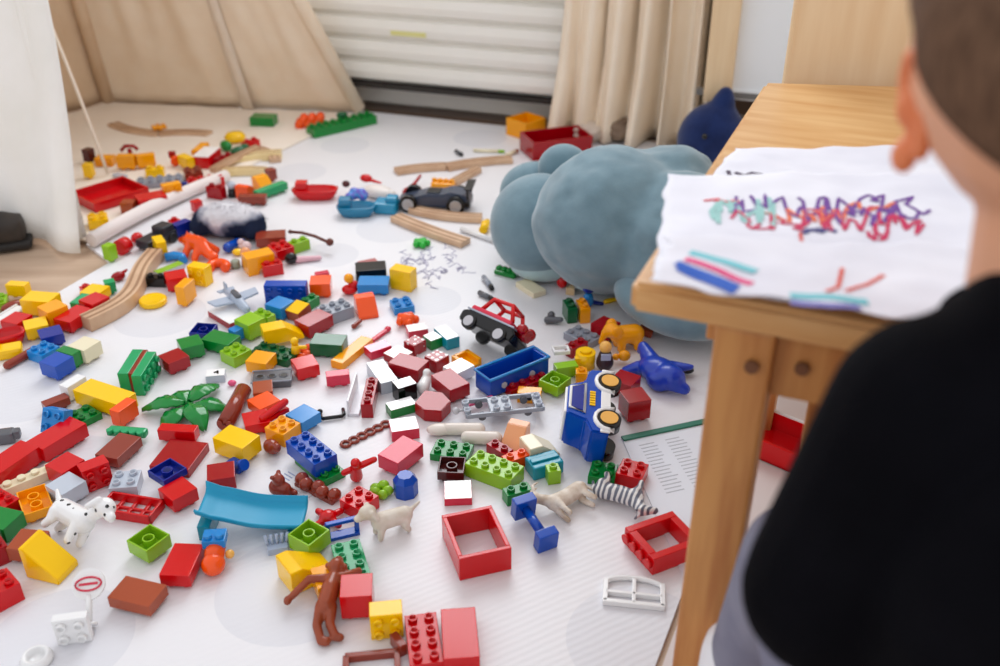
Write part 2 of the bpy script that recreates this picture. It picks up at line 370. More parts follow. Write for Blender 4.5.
# upright board on the far end of the table
bo = empty('chair_back', G(840, 86, TZ - .02)); bo.location.z = 0
bo.location = (BL.x + .158, BL.y + .030, 0); bo.rotation_euler = (0, 0, R(-8))
b = MB(); b.box((.0, 0, .57), (.25, .018, .42), .004); mk('back_board', b, woodpale, bo)
b = MB(); b.box((-.10, 0.022, .4), (.03, .022, .8), .003); mk('post', b, woodpale, bo)
b = MB(); b.box((.10, 0.022, .4), (.03, .022, .8), .003); mk('post', b, woodpale, bo)
b = MB(); b.box((0, .16, .255), (.26, .26, .018), .004); mk('seat', b, woodpale, bo)
for sx in (-.1, .1):
    b = MB(); b.box((sx, .27, .123), (.03, .022, .244), .003); mk('leg', b, woodpale, bo)
tag(bo, 'wooden chair with a tall plain board back behind the table', 'chair'); bo.name = 'wooden_chair'
# drawings
def wav(x, y, s): return .0035 * (1 + noise.noise(Vector((x * 14, y * 14, s)))) + .002 * (1 + noise.noise(Vector((x * 40, y * 40, s + 3))))
def sheet(name, quad, z, s, label, strokes):
    qs = [G(x, y, z + .004) for x, y in quad]
    root_z = z
    def f(u, v):
        p = qs[0].lerp(qs[1], u).lerp(qs[3].lerp(qs[2], u), v)
        n = Vector((.006 * noise.noise(Vector((u * 7, v * 7, s))), .006 * noise.noise(Vector((u * 7, v * 7, s + 9))), 0))
        p = p + n; return Vector((p.x, p.y, root_z + wav(p.x, p.y, s)))
    b = MB(); b.grid(f, 44, 44)
    o = mk(name, b, paperm, mods=(solid(.0006, 1),)); tag(o, label, 'drawing', 'children\'s drawings on the table')
    for nm, col, lst, w, lab in strokes:
        for pts in lst:
            b = MB()
            out = []
            for i in range(len(pts) - 1):
                for k in range(4):
                    t = k / 4; x = pts[i][0] * (1 - t) + pts[i + 1][0] * t; y = pts[i][1] * (1 - t) + pts[i + 1][1] * t
                    p = G(x, y, z + .006); out.append(Vector((p.x, p.y, root_z + wav(p.x, p.y, s) + .0010)))
            x, y = pts[-1]; p = G(x, y, z + .006); out.append(Vector((p.x, p.y, root_z + wav(p.x, p.y, s) + .0010)))
            b.ribbon(out, w * 1.2, .0004)
            mk(nm, b, mat('crayon_' + nm + s_(col), col, .7), o, lab)
    return o
def s_(c): return '_%d_%d_%d' % c
def scrib(cx, cy, rx, ry, n, seed):
    rr = random.Random(seed); out = []
    x, y = cx - rx, cy
    for k in range(n):
        x = cx + rx * (2 * (k + rr.random()) / n - 1); out.append((x + rr.uniform(-8, 8), cy + rr.uniform(-ry, ry)))
    return out
sheet('drawing', [(735, 150), (1040, 148), (1060, 215), (690, 200)], TZ + .001, 11.0, 'wrinkled white sheet with a short dark pen line, rearmost on the table',
    [('pen_line', (60, 40, 70), [[(735, 173), (745, 176), (752, 173), (770, 177)], [(728, 171), (731, 178)]], .003, None),
     ('crayon_line', (190, 226, 190), [[(745, 186), (790, 182), (860, 184), (900, 178)]], .004, None)])
sheet('drawing', [(690, 180), (1040, 182), (1060, 340), (668, 270)], TZ + .009, 4.0, 'crumpled white sheet under the scribbled drawing, its edge showing at the far left corner', [])
S1 = [('crayon_scribble', (150, 200, 196), [scrib(742, 212, 34, 14, 26, 1)], .0028, 'pale green scribble'),
      ('crayon_scribble', (110, 60, 150), [scrib(825, 206, 100, 12, 44, 2), scrib(860, 212, 60, 14, 30, 22)], .0022, 'purple scribble'),
      ('crayon_scribble', (200, 40, 90), [scrib(815, 220, 85, 12, 46, 3), scrib(895, 228, 30, 12, 24, 33)], .0022, 'crimson scribble'),
      ('crayon_scribble', (226, 110, 70), [scrib(830, 214, 60, 12, 22, 4)], .0026, 'orange scribble'),
      ('crayon_scribble', (70, 70, 130), [scrib(815, 232, 18, 3, 12, 5)], .0026, 'dark blue scribble'),
      ('crayon_scribble', (220, 60, 80), [scrib(722, 199, 14, 3, 9, 6)], .002, None),
      ('crayon_figure', (214, 70, 60), [[(800, 234), (803, 252), (812, 268), (808, 280)], [(812, 268), (848, 268), (846, 288), (828, 292)], [(846, 290), (866, 284), (882, 274)], [(826, 290), (838, 284), (850, 290)]], .002, 'thin red stick lines'),
      ('crayon_mark', (236, 190, 160), [[(778, 262), (792, 256), (786, 268), (776, 268)]], .005, 'pale orange mark')]
sheet('drawing', [(668, 176), (1030, 178), (1060, 345), (652, 280)], TZ + .017, 7.0, 'crumpled white drawing with a band of purple and crimson scribbles', S1)
sheet('drawing', [(668, 240), (985, 250), (1010, 335), (650, 284)], TZ + .026, 2.0, 'white drawing with thick blue and pink crayon stripes at the near table edge',
    [('crayon_stripe', (30, 90, 190), [[(676, 267), (705, 276), (738, 288)], [(678, 271), (706, 281), (735, 292)]], .006, 'thick blue stripe'),
     ('crayon_stripe', (226, 70, 130), [[(685, 262), (720, 272), (752, 284)]], .005, 'pink stripe'),
     ('crayon_stripe', (120, 200, 210), [[(690, 254), (725, 262), (756, 272)], [(790, 297), (830, 300), (868, 302)]], .006, 'pale turquoise stripe'),
     ('crayon_stripe', (120, 120, 190), [[(790, 304), (830, 310), (860, 308)]], .005, None),
     ('crayon_figure', (220, 80, 60), [[(842, 270), (838, 288), (826, 293)], [(846, 292), (866, 286), (884, 273)]], .0022, None)])
# ---------------------------------------------------------------- child
child = empty('person', (.27, .40, 0))
O = Vector((.27, .40, 0))
def c_(x, y, z): return Vector((x, y, z)) - O
skin = noisy('child_skin', (216, 158, 124), (222, 166, 134), 12, .5, spec=.3)
b = MB()
HC = Vector((.258, .425, .615))                    # head centre
def hd(x, y, z): return HC - O + Matrix.Rotation(R(-30), 3, 'Z') @ Vector((x, y, z))
b.sph(hd(0, -.005, .012), (.073, .086, .080)); b.sph(hd(.003, .02, -.03), (.052, .060, .054)); b.sph(hd(0, .042, -.055), (.028, .026, .022))
b.sph(hd(0, .083, -.018), (.010, .012, .012)); b.sph(hd(.034, .06, -.035), (.022, .022, .022)); b.sph(hd(-.034, .06, -.035), (.022, .022, .022))
b.cap(hd(.004, -.018, -.04), hd(.014, -.026, -.115), .036, .038)     # neck
b.cap(c_(.27, .38, .50), c_(.27, .36, .34), .06, .075)
b.cap(c_(.23, .37, .478), c_(.33, .37, .478), .038)
b.cap(c_(.27, .35, .30), c_(.27, .35, .24), .075, .075)
for s in (-1, 1):
    b.chain([c_(.28 + s * .078, .375, .472), c_(.28 + s * .115, .36, .375), c_(.27 + s * .06, .45, .315)], [.032, .027, .02])
    b.chain([c_(.27 + s * .045, .36, .24), c_(.27 + s * .060, .49, .262), c_(.27 + s * .062, .56, .05)], [.055, .04, .028])
    b.chain([c_(.27 + s * .07, .555, .045), c_(.27 + s * .072, .63, .025)], [.028, .02])
    hb = c_(.27 + s * .057, .452, .312)              # hands in the lap
    b.sph(hb + Vector((-s * .004, .022, .012)), (.021, .024, .012))
    for k, (dx, ln) in enumerate(((-.015, .026), (-.005, .031), (.005, .029), (.0145, .023))):
        p0 = hb + Vector((dx, .038, .012)); p1 = p0 + Vector((dx * .15, ln * .55, .004)); p2 = p1 + Vector((0, ln * .45, -.007))
        b.chain([p0, p1, p2], [.0062, .0056, .0048])
    b.chain([hb + Vector((-s * .017, .014, .010)), hb + Vector((-s * .028, .028, .010)), hb + Vector((-s * .03, .04, .006))], [.0075, .0065, .0055])
mk('body', b, skin, child, 'bare skin of face, neck and hands', SOFT(.0028, 5))
for s in (-1, 1):                                   # ears: cupped shell with rim
    b = MB(); base = hd(s * .060, -.008, -.021); pts = []
    for k in range(15):
        a = R(-60 + k * 250 / 14); rr = 1 - .28 * (k / 14)
        pts.append(base + Vector((s * (.010 + .004 * math.sin(a)), -math.cos(a) * .016 * rr - .006, .004 + math.sin(a) * .027 * rr)))
    b.tube(pts, [.0042] * 15, 8)
    b.sph(base + Vector((s * .004, -.004, .001)), (.006, .014, .022)); b.sph(base + Vector((s * .008, -.002, -.023)), (.006, .008, .009))
    b.sph(base + Vector((s * .004, -.0, .0)), (.012, .008, .012))
    mk('ear', b, noisy('ear_skin', (220, 128, 84), (226, 140, 98), 14, .5, spec=.3), child, 'warm reddish ear', SOFT(.0018, 4))
for s in (-1, 1):
    b = MB(); b.mat(0).sph(hd(s * .027, .0725, .0), (.0115, .008, .008)); b.mat(1).sph(hd(s * .027, .0785, .0), (.005, .004, .005))
    mk('eye', b, [mat('eye_white', (235, 232, 228), .2), mat('eye_iris', (70, 48, 34), .2)], child)
b = MB(); b.sph(hd(0, .0745, -.043), (.016, .006, .0045)); mk('mouth', b, mat('lips', (190, 96, 88), .4), child)
# hair: close-cropped cap over the back and top of the head
hm = noisy('short_hair', (84, 62, 48), (108, 82, 64), 260, .85, (1, 1, .3), .5, 500, spec=.15)
b = MB()
def hairpt(u, v):
    th = u * 2 * math.pi; ph = v
    # lower limit of hair: low at the nape, high over ears and forehead
    cx = math.cos(th - R(-90))                      # 1 at the back
    side = abs(math.sin(th - R(-90)))
    low = -.62 * max(0, cx) ** .6 + .12 * side + .52 * max(0, -cx)
    el = low + (math.pi / 2 - low) * ph
    r = (.0815, .0930, .087)
    edge = .96 + .04 * min(1, ph * 6)
    return hd(0, -.005, .012) + Vector((r[0] * math.cos(el) * math.cos(th) * edge, r[1] * math.cos(el) * math.sin(th) * edge, r[2] * math.sin(el) * edge))
b.grid(hairpt, 60, 26); bmesh.ops.remove_doubles(b.bm, verts=b.bm.verts[:], dist=.0003)
mk('hair', b, hm, child, 'short cropped brown hair', (solid(.003, 1),))
# black shirt
shirt = noisy('black_jersey', (7, 7, 11), (11, 11, 16), 20, .95, bump=.15, bscale=500, spec=.06)
b = MB()
b.cap(c_(.28, .378, .490), c_(.28, .35, .33), .062, .085); b.cap(c_(.225, .372, .478), c_(.335, .372, .478), .050); b.cap(c_(.25, .375, .50), c_(.29, .375, .50), .05)
b.cap(c_(.27, .34, .30), c_(.27, .34, .22), .092, .098)
b.sph(c_(.27, .31, .40), (.10, .055, .11))
for s in (-1, 1):
    b.chain([c_(.28 + s * .078, .372, .470), c_(.28 + s * .115, .36, .37), c_(.275 + s * .065, .44, .318)], [.049, .043, .033])
b.tube([hd(.014 + .044 * math.cos(a), -.026 + .042 * math.sin(a), -.114 + .004 * math.sin(a)) for a in [k * math.pi / 12 for k in range(24)]], .006, 8, True)
mk('shirt', b, shirt, child, 'black long-sleeved shirt', SOFT(.004, 6))
b = MB()
b.cap(c_(.27, .35, .245), c_(.27, .35, .22), .092)
for s in (-1, 1): b.chain([c_(.27 + s * .044, .37, .242), c_(.27 + s * .062, .49, .266), c_(.27 + s * .062, .56, .09)], [.062, .046, .036])
mk('trousers', b, noisy('grey_trousers', (120, 120, 138), (134, 134, 150), 20, .85, spec=.1), child, 'grey trousers', SOFT(.005, 5))
for s in (-1, 1):
    b = MB(); b.chain([c_(.27 + s * .070, .56, .10), c_(.27 + s * .070, .562, .042), c_(.27 + s * .072, .635, .030)], [.034, .035, .028])
    mk('sock', b, mat('white_sock', (232, 232, 236), .85), child, None, SOFT(.004, 4))
tag(child, 'person with short brown hair in a black shirt sitting at the table, seen from behind', 'person')
stool = empty('stool', (.27, .335, 0))
b = MB(); b.cyl((0, 0, .125), (0, 0, .147), .13, seg=40); mk('seat', b, woodleg, stool)
for k in range(4):
    a = R(45 + 90 * k); b = MB(); b.cyl((.095 * math.cos(a), .095 * math.sin(a), 0), (.08 * math.cos(a), .08 * math.sin(a), .125), .013, .015); mk('leg', b, woodleg, stool)
tag(stool, 'low round wooden stool under the sitting child', 'stool')
# ---------------------------------------------------------------- big plush toys
def lumpy(o_, amp, sc):
    for v in o_.data.vertices:
        n = v.normal; v.co += n * amp * noise.noise(v.co * sc)
pl = empty('plush_toy', (.172, 1.388, 0)); pl.scale = (1, 1, .95)
PO = Vector((.17, 1.36, 0))
def lobe(nm, c, r, rot, m, amp=.006, sc=9, lab=None):
    b = MB(); b.sph(Vector(c) - PO, r, 40, 26, rot); o = mk(nm, b, m, pl, lab); lumpy(o, amp, sc); return o
b = MB()
b.sph(Vector((.175, 1.375, .128)) - PO, (.125, .12, .122), 110, 70, (R(0), 0, R(-12)))
b.cap(Vector((.18, 1.385, .128)) - PO, Vector((.262, 1.41, .158)) - PO, .118, .085, 90)
b.sph(Vector((.27, 1.31, .12)) - PO, (.11, .10, .11), 32, 20)
o = mk('body', b, plushm, pl, 'large rounded grey blue cushion body', SOFT(.006, 8))
bpy.context.view_layer.update()
tx = bpy.data.textures.new('plush_folds', 'CLOUDS'); tx.noise_scale = .09
md = o.modifiers.new('folds', 'DISPLACE'); md.texture = tx; md.strength = .022; md.mid_level = .5
# a fold that runs across the body towards the table
for v in o.data.vertices:
    x, z = v.co.x, v.co.z
    for (x0, z0, sl, dep, wd) in ((.0, .150, -.10, .020, .011), (.03, .185, .25, .010, .010)):
        t = min(1, max(0, (x - x0) / .07))
        if t > 0 and v.co.y < .05: v.co -= v.normal * dep * t * math.exp(-((z - z0 - sl * (x - x0)) / wd) ** 2)
lobe('cheek', (.064, 1.440, .092), (.083, .08, .090), (0, 0, R(-15)), plushm, .004)
lobe('ear', (.056, 1.545, .110), (.058, .045, .052), (0, R(-20), 0), plushm, .004)
lobe('ear', (.105, 1.515, .165), (.042, .034, .042), (0, R(35), 0), plushm, .004)
lobe('foot', (.075, 1.425, .030), (.062, .05, .030), (0, 0, 0), plushl, .003, 9, 'paler blue underside')
lobe('foot', (.16, 1.375, .030), (.055, .045, .030), (0, 0, 0), plushl, .003, 9, 'paler blue underside')
lobe('belly', (.265, 1.235, .060), (.105, .075, .05), (0, 0, R(-30)), plushm, .006, 14, None)
tag(pl, 'big grey blue plush cushion toy with round lobes between the bricks and the table', 'plush toy')
nv = empty('plush_toy', G(708, 172)); 
b = MB(); b.sph((0, 0, .070), (.072, .06, .078), 32, 20); b.chain([(.008, 0, .11), (.016, 0, .150), (.018, .0, .165)], [.045, .024, .017]); b.sph((.03, 0, .05), (.055, .055, .05))
mk('body', b, navym, nv, None, SOFT(.005, 4)); b = MB(); b.sph((-.03, -.067, .10), .006); mk('eye', b, 'black', nv)
tag(nv, 'dark navy plush toy with a short upright tail beside the curtain', 'plush toy')
def lump(name, px, py, rx, ry, rz, m, label, cat, seed=0, amp=.35, z=0):
    b = MB(); b.sph((0, 0, 0), 1, 40, 26)
    for v in b.bm.verts:
        d = 1 + amp * noise.noise(v.co * 1.8 + Vector((seed, 0, 0))) + amp * .5 * noise.noise(v.co * 5 + Vector((seed, 3, 0)))
        v.co = Vector((v.co.x * rx * d, v.co.y * ry * d, v.co.z * rz * d))
    zm = min(v.co.z for v in b.bm.verts)
    for v in b.bm.verts: v.co.z -= zm
    o = mk(name, b, m); g = G(px, py, z + rz); o.location = (g.x, g.y, z); tag(o, label, cat); return o
lump('crumpled_cloth', 618, 131, .045, .035, .022, noisy('taupe_cloth', (128, 108, 92), (146, 126, 108), 20, .85), 'crumpled taupe cloth on the floor at the curtain hem', 'cloth', 3)
lump('crumpled_cloth', 588, 133, .038, .03, .02, noisy('cream_cloth', (206, 190, 176), (214, 200, 186), 20, .85), 'crumpled cream cloth on the floor left of the taupe cloth', 'cloth', 8)
# ---------------------------------------------------------------- toys: placing
TOYS = []
def verts_of(o, M=None):
    M = M or Matrix(); out = []
    if o.type == 'MESH': out += [M @ v.co for v in o.data.vertices]
    for c in o.children: out += verts_of(c, M @ c.matrix_basis)
    return out
def put(o, px, py, dx, dy, label, cat, group=None, roll=0, pitch=0, z=0, fix=False, free=False, sc=None):
    """rest o at height z with its middle seen at (px, py); (dx, dy) is its long axis in the photograph"""
    g0, g1 = G(px - dx / 2, py - dy / 2, z), G(px + dx / 2, py + dy / 2, z)
    yaw = math.atan2(g1.y - g0.y, g1.x - g0.x)
    Rm = Matrix.Rotation(yaw, 4, 'Z') @ Matrix.Rotation(R(pitch), 4, 'Y') @ Matrix.Rotation(R(roll), 4, 'X')
    if sc is None: sc = 1 + max(0, 335 - py) * .0009 if 'brick' in o.name else 1
    o.scale = (sc, sc, sc)
    vs = [Rm @ (v * sc) for v in verts_of(o)]
    lo = Vector(min(v[i] for v in vs) for i in range(3)); hi = Vector(max(v[i] for v in vs) for i in range(3))
    Ry = Matrix.Rotation(-yaw, 4, 'Z'); lv = [Ry @ v for v in vs]
    lx0, lx1 = min(v.x for v in lv), max(v.x for v in lv); ly0, ly1 = min(v.y for v in lv), max(v.y for v in lv)
    h = hi.z - lo.z; c = Matrix.Rotation(yaw, 4, 'Z') @ Vector(((lx0 + lx1) / 2, (ly0 + ly1) / 2, 0))
    g = G(px, py, z + h / 2)
    o.rotation_euler = Rm.to_euler(); o.location = (g.x - c.x, g.y - c.y, z - lo.z + .0002)
    tag(o, label, cat, group)
    if not free: TOYS.append(dict(o=o, c=Vector((g.x, g.y)), yaw=yaw, hx=(lx1 - lx0) / 2, hy=(ly1 - ly0) / 2, z0=z, z1=z + h, m=Vector((0, 0)), fix=fix, pz=z))
    return o
def settle():
    def axes(t): c, s = math.cos(t['yaw']), math.sin(t['yaw']); return Vector((c, s)), Vector((-s, c))
    def pen(a, b):
        d = b['c'] - a['c']
        if d.length > math.hypot(a['hx'], a['hy']) + math.hypot(b['hx'], b['hy']): return None
        if a['z0'] + .006 > b['z1'] or b['z0'] + .006 > a['z1']: return None
        A, B = axes(a), axes(b); best = None
        for ax in (*A, *B):
            ra = a['hx'] * abs(A[0].dot(ax)) + a['hy'] * abs(A[1].dot(ax)); rb = b['hx'] * abs(B[0].dot(ax)) + b['hy'] * abs(B[1].dot(ax))
            dd = d.dot(ax); ov = ra + rb - abs(dd)
            if ov <= 0: return None
            if best is None or ov < best[0]: best = (ov, ax * (1 if dd > 0 else -1))
        return best
    LIM = .011
    for it in range(60):
        mv = 0
        for i, a in enumerate(TOYS):
            for b_ in TOYS[i + 1:]:
                if abs(a['c'].x - b_['c'].x) > .3 or abs(a['c'].y - b_['c'].y) > .3: continue
                p = pen(a, b_)
                if not p or p[0] < .0004: continue
                ov, ax = p; w = .5
                if a['fix'] and b_['fix']: continue
                wa, wb = (0, 1) if a['fix'] else (1, 0) if b_['fix'] else (.5, .5)
                for t, sgn, ww in ((a, -1, wa), (b_, 1, wb)):
                    st = ax * sgn * ov * ww * .6; nm = t['m'] + st
                    if nm.length > LIM: nm = nm * (LIM / nm.length)
                    dlt = nm - t['m']; t['m'] = nm; t['c'] = t['c'] + dlt; mv += dlt.length
        if mv < 1e-4: break
    for t in TOYS:
        t['o'].location.x += t['m'].x; t['o'].location.y += t['m'].y
    left = []
    for i, a in enumerate(TOYS):
        for b_ in TOYS[i + 1:]:
            p = pen(a, b_)
            if p and p[0] > .004: left.append((round(p[0] * 1000), a['o'].get('label', '')[:40], b_['o'].get('label', '')[:40]))
    left.sort(reverse=True)
    print('SETTLE left', len(left), left[:70])
# ---------------------------------------------------------------- toys: bricks
U = .016
MC = {}
def brick_mesh(nx, ny, h, hollow, smooth=False):
    k = (nx, ny, h, hollow, smooth)
    if k in MC: return MC[k]
    b = MB(); X, Y = nx * U - .0003, ny * U - .0003; Z = h * .0192
    b.box((0, 0, Z / 2), (X, Y, Z), .0007)
    if hollow:
        f = min((f for f in b.bm.faces if f.normal.z < -.9), key=lambda f: -f.calc_area())
        bmesh.ops.inset_region(b.bm, faces=[f], thickness=.0014)
        q = bmesh.ops.extrude_face_region(b.bm, geom=[f]); bmesh.ops.delete(b.bm, geom=[f], context='FACES_ONLY')
        bmesh.ops.translate(b.bm, verts=[g for g in q['geom'] if isinstance(g, bmesh.types.BMVert)], vec=(0, 0, Z - .002))
        for i in range(1, nx):
            for j in range(1, ny):
                c = ((i - nx / 2) * U, (j - ny / 2) * U)
                b.lathe([(.0052, Z - .001), (.0052, .0006), (.0066, .0006), (.0066, Z - .001)], 14, Matrix.Translation((c[0], c[1], 0)))
    if not smooth:
        for i in range(nx):
            for j in range(ny):
                x, y = (i + .5 - nx / 2) * U, (j + .5 - ny / 2) * U
                b.lathe([(.0047, Z - .0004), (.0047, Z + .0038), (.0044, Z + .0043), (.0034, Z + .0043), (.0033, Z + .0012)], 12, Matrix.Translation((x, y, 0)))
    for f in b.bm.faces:
        if abs(f.normal.z) > .9 or f.calc_area() > 2e-5: f.smooth = False
    bmesh.ops.recalc_face_normals(b.bm, faces=b.bm.faces[:])
    MC[k] = b.bm; return b.bm
def add_mesh(name, bm, mats):
    me = bpy.data.meshes.new(name); bm.to_mesh(me)
    for m in mats: me.materials.append(P(m) if isinstance(m, str) else m)
    o = bpy.data.objects.new(name, me); COL.objects.link(o); return o
BG = 'loose building bricks on the play mat'
def B(c, nx, ny, h, px, py, dx, dy, label, o='u', z=0, tilt=0, name=None, smooth=False):
    roll = dict(u=0, d=180, s=90, S=180, L=-90, T=62).get(o); pitch = 0
    ob = add_mesh(name or ('toy_brick' if h > .6 else 'flat_brick'), brick_mesh(nx, ny, h, o in 'dsT', smooth), [c])
    return put(ob, px, py, dx, dy, label, 'toy brick', BG, roll, pitch + tilt, z)
def TILE(c, top, sx, sy, sz, px, py, dx, dy, label, z=0, tilt=0, roll=0):
    """a smooth faced block with a top of another colour, its own or painted glare"""
    b = MB(); b.box((0, 0, sz / 2), (sx, sy, sz), .0008); rt = mk('smooth_brick', b, c)
    if top:
        b = MB(); b.box((0, 0, sz + .0002), (sx - .001, sy - .001, .0006), 0); mk('top_face', b, mat('glossy_' + top, dict(white=(248, 248, 248)).get(top, PAL[top]), .1, .6, coat=.5) if isinstance(top, str) else top, rt)  # white tops brightened in colour for window glare
    return put(rt, px, py, dx, dy, label, 'toy brick', BG, roll, tilt, z)
def WEDGE(c, L_, W_, H_, px, py, dx, dy, label, flat=.25, z=0, roll=0, tilt=0):
    b = MB(); M = Matrix(((1, 0, 0, 0), (0, 0, -1, W_ / 2), (0, 1, 0, 0), (0, 0, 0, 1)))
    b.prism([(-L_ / 2, 0), (L_ / 2, 0), (L_ / 2, H_ * .18), (-L_ / 2 + L_ * flat, H_), (-L_ / 2, H_)], 0, W_, M)
    bmesh.ops.bevel(b.bm, geom=b.bm.edges[:], offset=.0008, segments=2, affect='EDGES')
    return put(mk('slope_brick', b, c), px, py, dx, dy, label, 'toy brick', BG, roll, tilt, z)
def obj(name, b, mats, px, py, dx, dy, label, cat, group=None, **k):
    m = k.pop('mods', ()); return put(mk(name, b, mats, mods=m), px, py, dx, dy, label, cat, group, **k)
spot_mats = {}
def spotted(base, dot, scale, thr=.32):
    n = 'spotted_%s_%s_%d' % (base, dot, scale)
    if n in MATS: return MATS[n]
    m = mat(n, PAL[base], .25, .5, coat=.2); nt, bs = nodes(m)
    tc = nn(nt, 'ShaderNodeTexCoord'); v = nn(nt, 'ShaderNodeTexVoronoi'); v.inputs['Scale'].default_value = scale; v.inputs['Randomness'].default_value = .35
    nt.links.new(tc.outputs['Object'], v.inputs[0])
    l = nn(nt, 'ShaderNodeMath', operation='LESS_THAN'); nt.links.new(v.outputs['Distance'], l.inputs[0]); l.inputs[1].default_value = thr
    x = nn(nt, 'ShaderNodeMix', data_type='RGBA'); nt.links.new(l.outputs[0], x.inputs[0]); x.inputs[6].default_value = (*lin(PAL[base]), 1); x.inputs[7].default_value = (*lin(PAL[dot]), 1)
    nt.links.new(x.outputs[2], bs.inputs['Base Color']); return m
def striped(name, c1, c2, scale, axis='X', dist=2):
    if name in MATS: return MATS[name]
    m = mat(name, c1, .35); nt, bs = nodes(m)
    tc = nn(nt, 'ShaderNodeTexCoord'); w = nn(nt, 'ShaderNodeTexWave', bands_direction=axis); w.inputs['Scale'].default_value = scale; w.inputs['Distortion'].default_value = dist; w.inputs['Detail'].default_value = 1
    nt.links.new(tc.outputs['Object'], w.inputs[0])
    cr = nn(nt, 'ShaderNodeValToRGB'); cr.color_ramp.elements[0].position = .45; cr.color_ramp.elements[1].position = .5
    cr.color_ramp.elements[0].color = (*lin(c1), 1); cr.color_ramp.elements[1].color = (*lin(c2), 1)
    nt.links.new(w.outputs['Fac'], cr.inputs[0]); nt.links.new(cr.outputs[0], bs.inputs['Base Color']); return m
MATS['dalmatian'] = spotted('white', 'black', 95, .22)
zebram = striped('zebra_stripes', (224, 222, 220), (100, 104, 118), 50, 'X', 4)
# ================= nearest rows
B('red', 4, 2, .5, 421, 641, 6, 46, 'red flat brick with two rows of studs at the bottom edge beside the yellow brick', z=0).name = 'flat_brick'
TILE('red', None, .034, .063, .019, 452, 640, 14, -1, 'plain red smooth brick at the bottom edge right of the studded red plate')
B('yellow', 2, 2, 1, 388, 627, 20, -2, 'upright yellow brick at the bottom edge left of the red plate', o='s')
b = MB(); b.box((0, 0, .004), (.05, .006, .008)).box((-.024, -.02, .004), (.006, .04, .008)).box((.024, -.02, .004), (.006, .04, .008)).box((.026, .008, .007), (.008, .02, .014), rot=(0, 0, .5))
obj('toy_gate', b, 'rust', 384, 655, 40, -4, 'thin reddish brown toy gate frame cut by the bottom edge', 'toy gate')
B('red', 2, 2, 1.5, 356, 594, 30, -2, 'red brick lying smooth side up right of the brown monkey', o='S')
B('mint', 4, 2, .5, 354, 556, 9, 30, 'green flat brick leaning against the red brick beside the monkey', z=0)
b = MB(); b.box((0, 0, .02), (.036, .006, .004)).box((-.016, 0, .01), (.005, .006, .02)).box((.016, 0, .01), (.005, .006, .02)).box((0, 0, .002), (.036, .012, .004))
obj('toy_fence', b, 'blue', 342, 531, 30, -7, 'small blue rail frame behind the green flat brick', 'toy fence')
WEDGE('yellow', .050, .036, .030, 310, 563, 34, -16, 'yellow sloped brick under the lime brick beside the monkey')
B('gold', 2, 2, 1, 336, 576, 20, -6, 'orange yellow brick behind the monkey body', o='S')
B('lime', 2, 2, 1, 308, 537, 28, -22, 'lime brick lying hollow side up above the yellow sloped brick', o='d')
# monkey
b = MB(); b.chain([(0, 0, .020), (.030, 0, .022), (.052, 0, .020)], [.015, .015, .012]); b.sph((.074, .0, .022), (.016, .014, .014)); b.sph((.088, 0, .020), (.009, .009, .008))
b.chain([(.05, .008, .022), (.045, .038, .024), (.022, .062, .010)], [.008, .0065, .006]); b.sph((.014, .068, .008), (.009, .007, .006))
b.chain([(.055, -.008, .020), (.068, -.024, .015), (.082, -.034, .008)], [.008, .0065, .006])
b.chain([(0, -.008, .018), (-.028, -.012, .012), (-.046, -.024, .008)], [.010, .0075, .007]); b.chain([(0, .008, .018), (-.032, .008, .012), (-.056, -.004, .008)], [.010, .0075, .007]); b.sph((-.056, -.010, .008), (.008, .010, .007)); b.sph((-.046, -.030, .007), (.007, .009, .006))
b.sph((.074, .016, .024), (.005, .003, .005)); b.sph((.074, -.016, .024), (.005, .003, .005)); bmesh.ops.scale(b.bm, vec=(.74, .74, .85), verts=b.bm.verts[:])
obj('toy_monkey', b, noisy('monkey_brown', (142, 62, 34), (156, 72, 42), 40, .25), 318, 597, 22, -62, 'brown toy monkey sprawled with one arm stretched out to the side', 'toy animal', 'toy animals', pitch=-8, free=True, sc=.84, mods=SOFT(.0016, 3))
B('brown', 3, 2, .7, 135, 598, 34, 8, 'rusty brown brick lying smooth side up near the bottom left', o='S')
B('red', 2, 3, .8, 187, 566, 25, 1, 'red smooth brick lying left of the orange ball figure', o='S')
# orange ball with blue cap
t_ = empty('toy_figure'); b = MB(); b.sph((0, 0, .012), (.0125, .0125, .012), 20, 14); mk('head', b, 'orange', t_)
b = MB(); b.cyl((0, .004, .014), (0, .022, .018), .010, .011); mk('torso', b, 'orange', t_); b = MB(); b.box((0, .024, .026), (.024, .020, .010)).cyl((-.006, .02, .03), (-.006, .02, .036), .0045).cyl((.006, .02, .03), (.006, .02, .036), .0045); mk('blue_top', b, 'sky', t_, 'blue studded top')
b = MB(); b.sph((.015, .014, .012), .005); mk('hand', b, 'flesh', t_)
put(t_, 214, 553, 30, -2, 'orange round headed toy figure with a blue block, under the turquoise slide', 'toy figure')
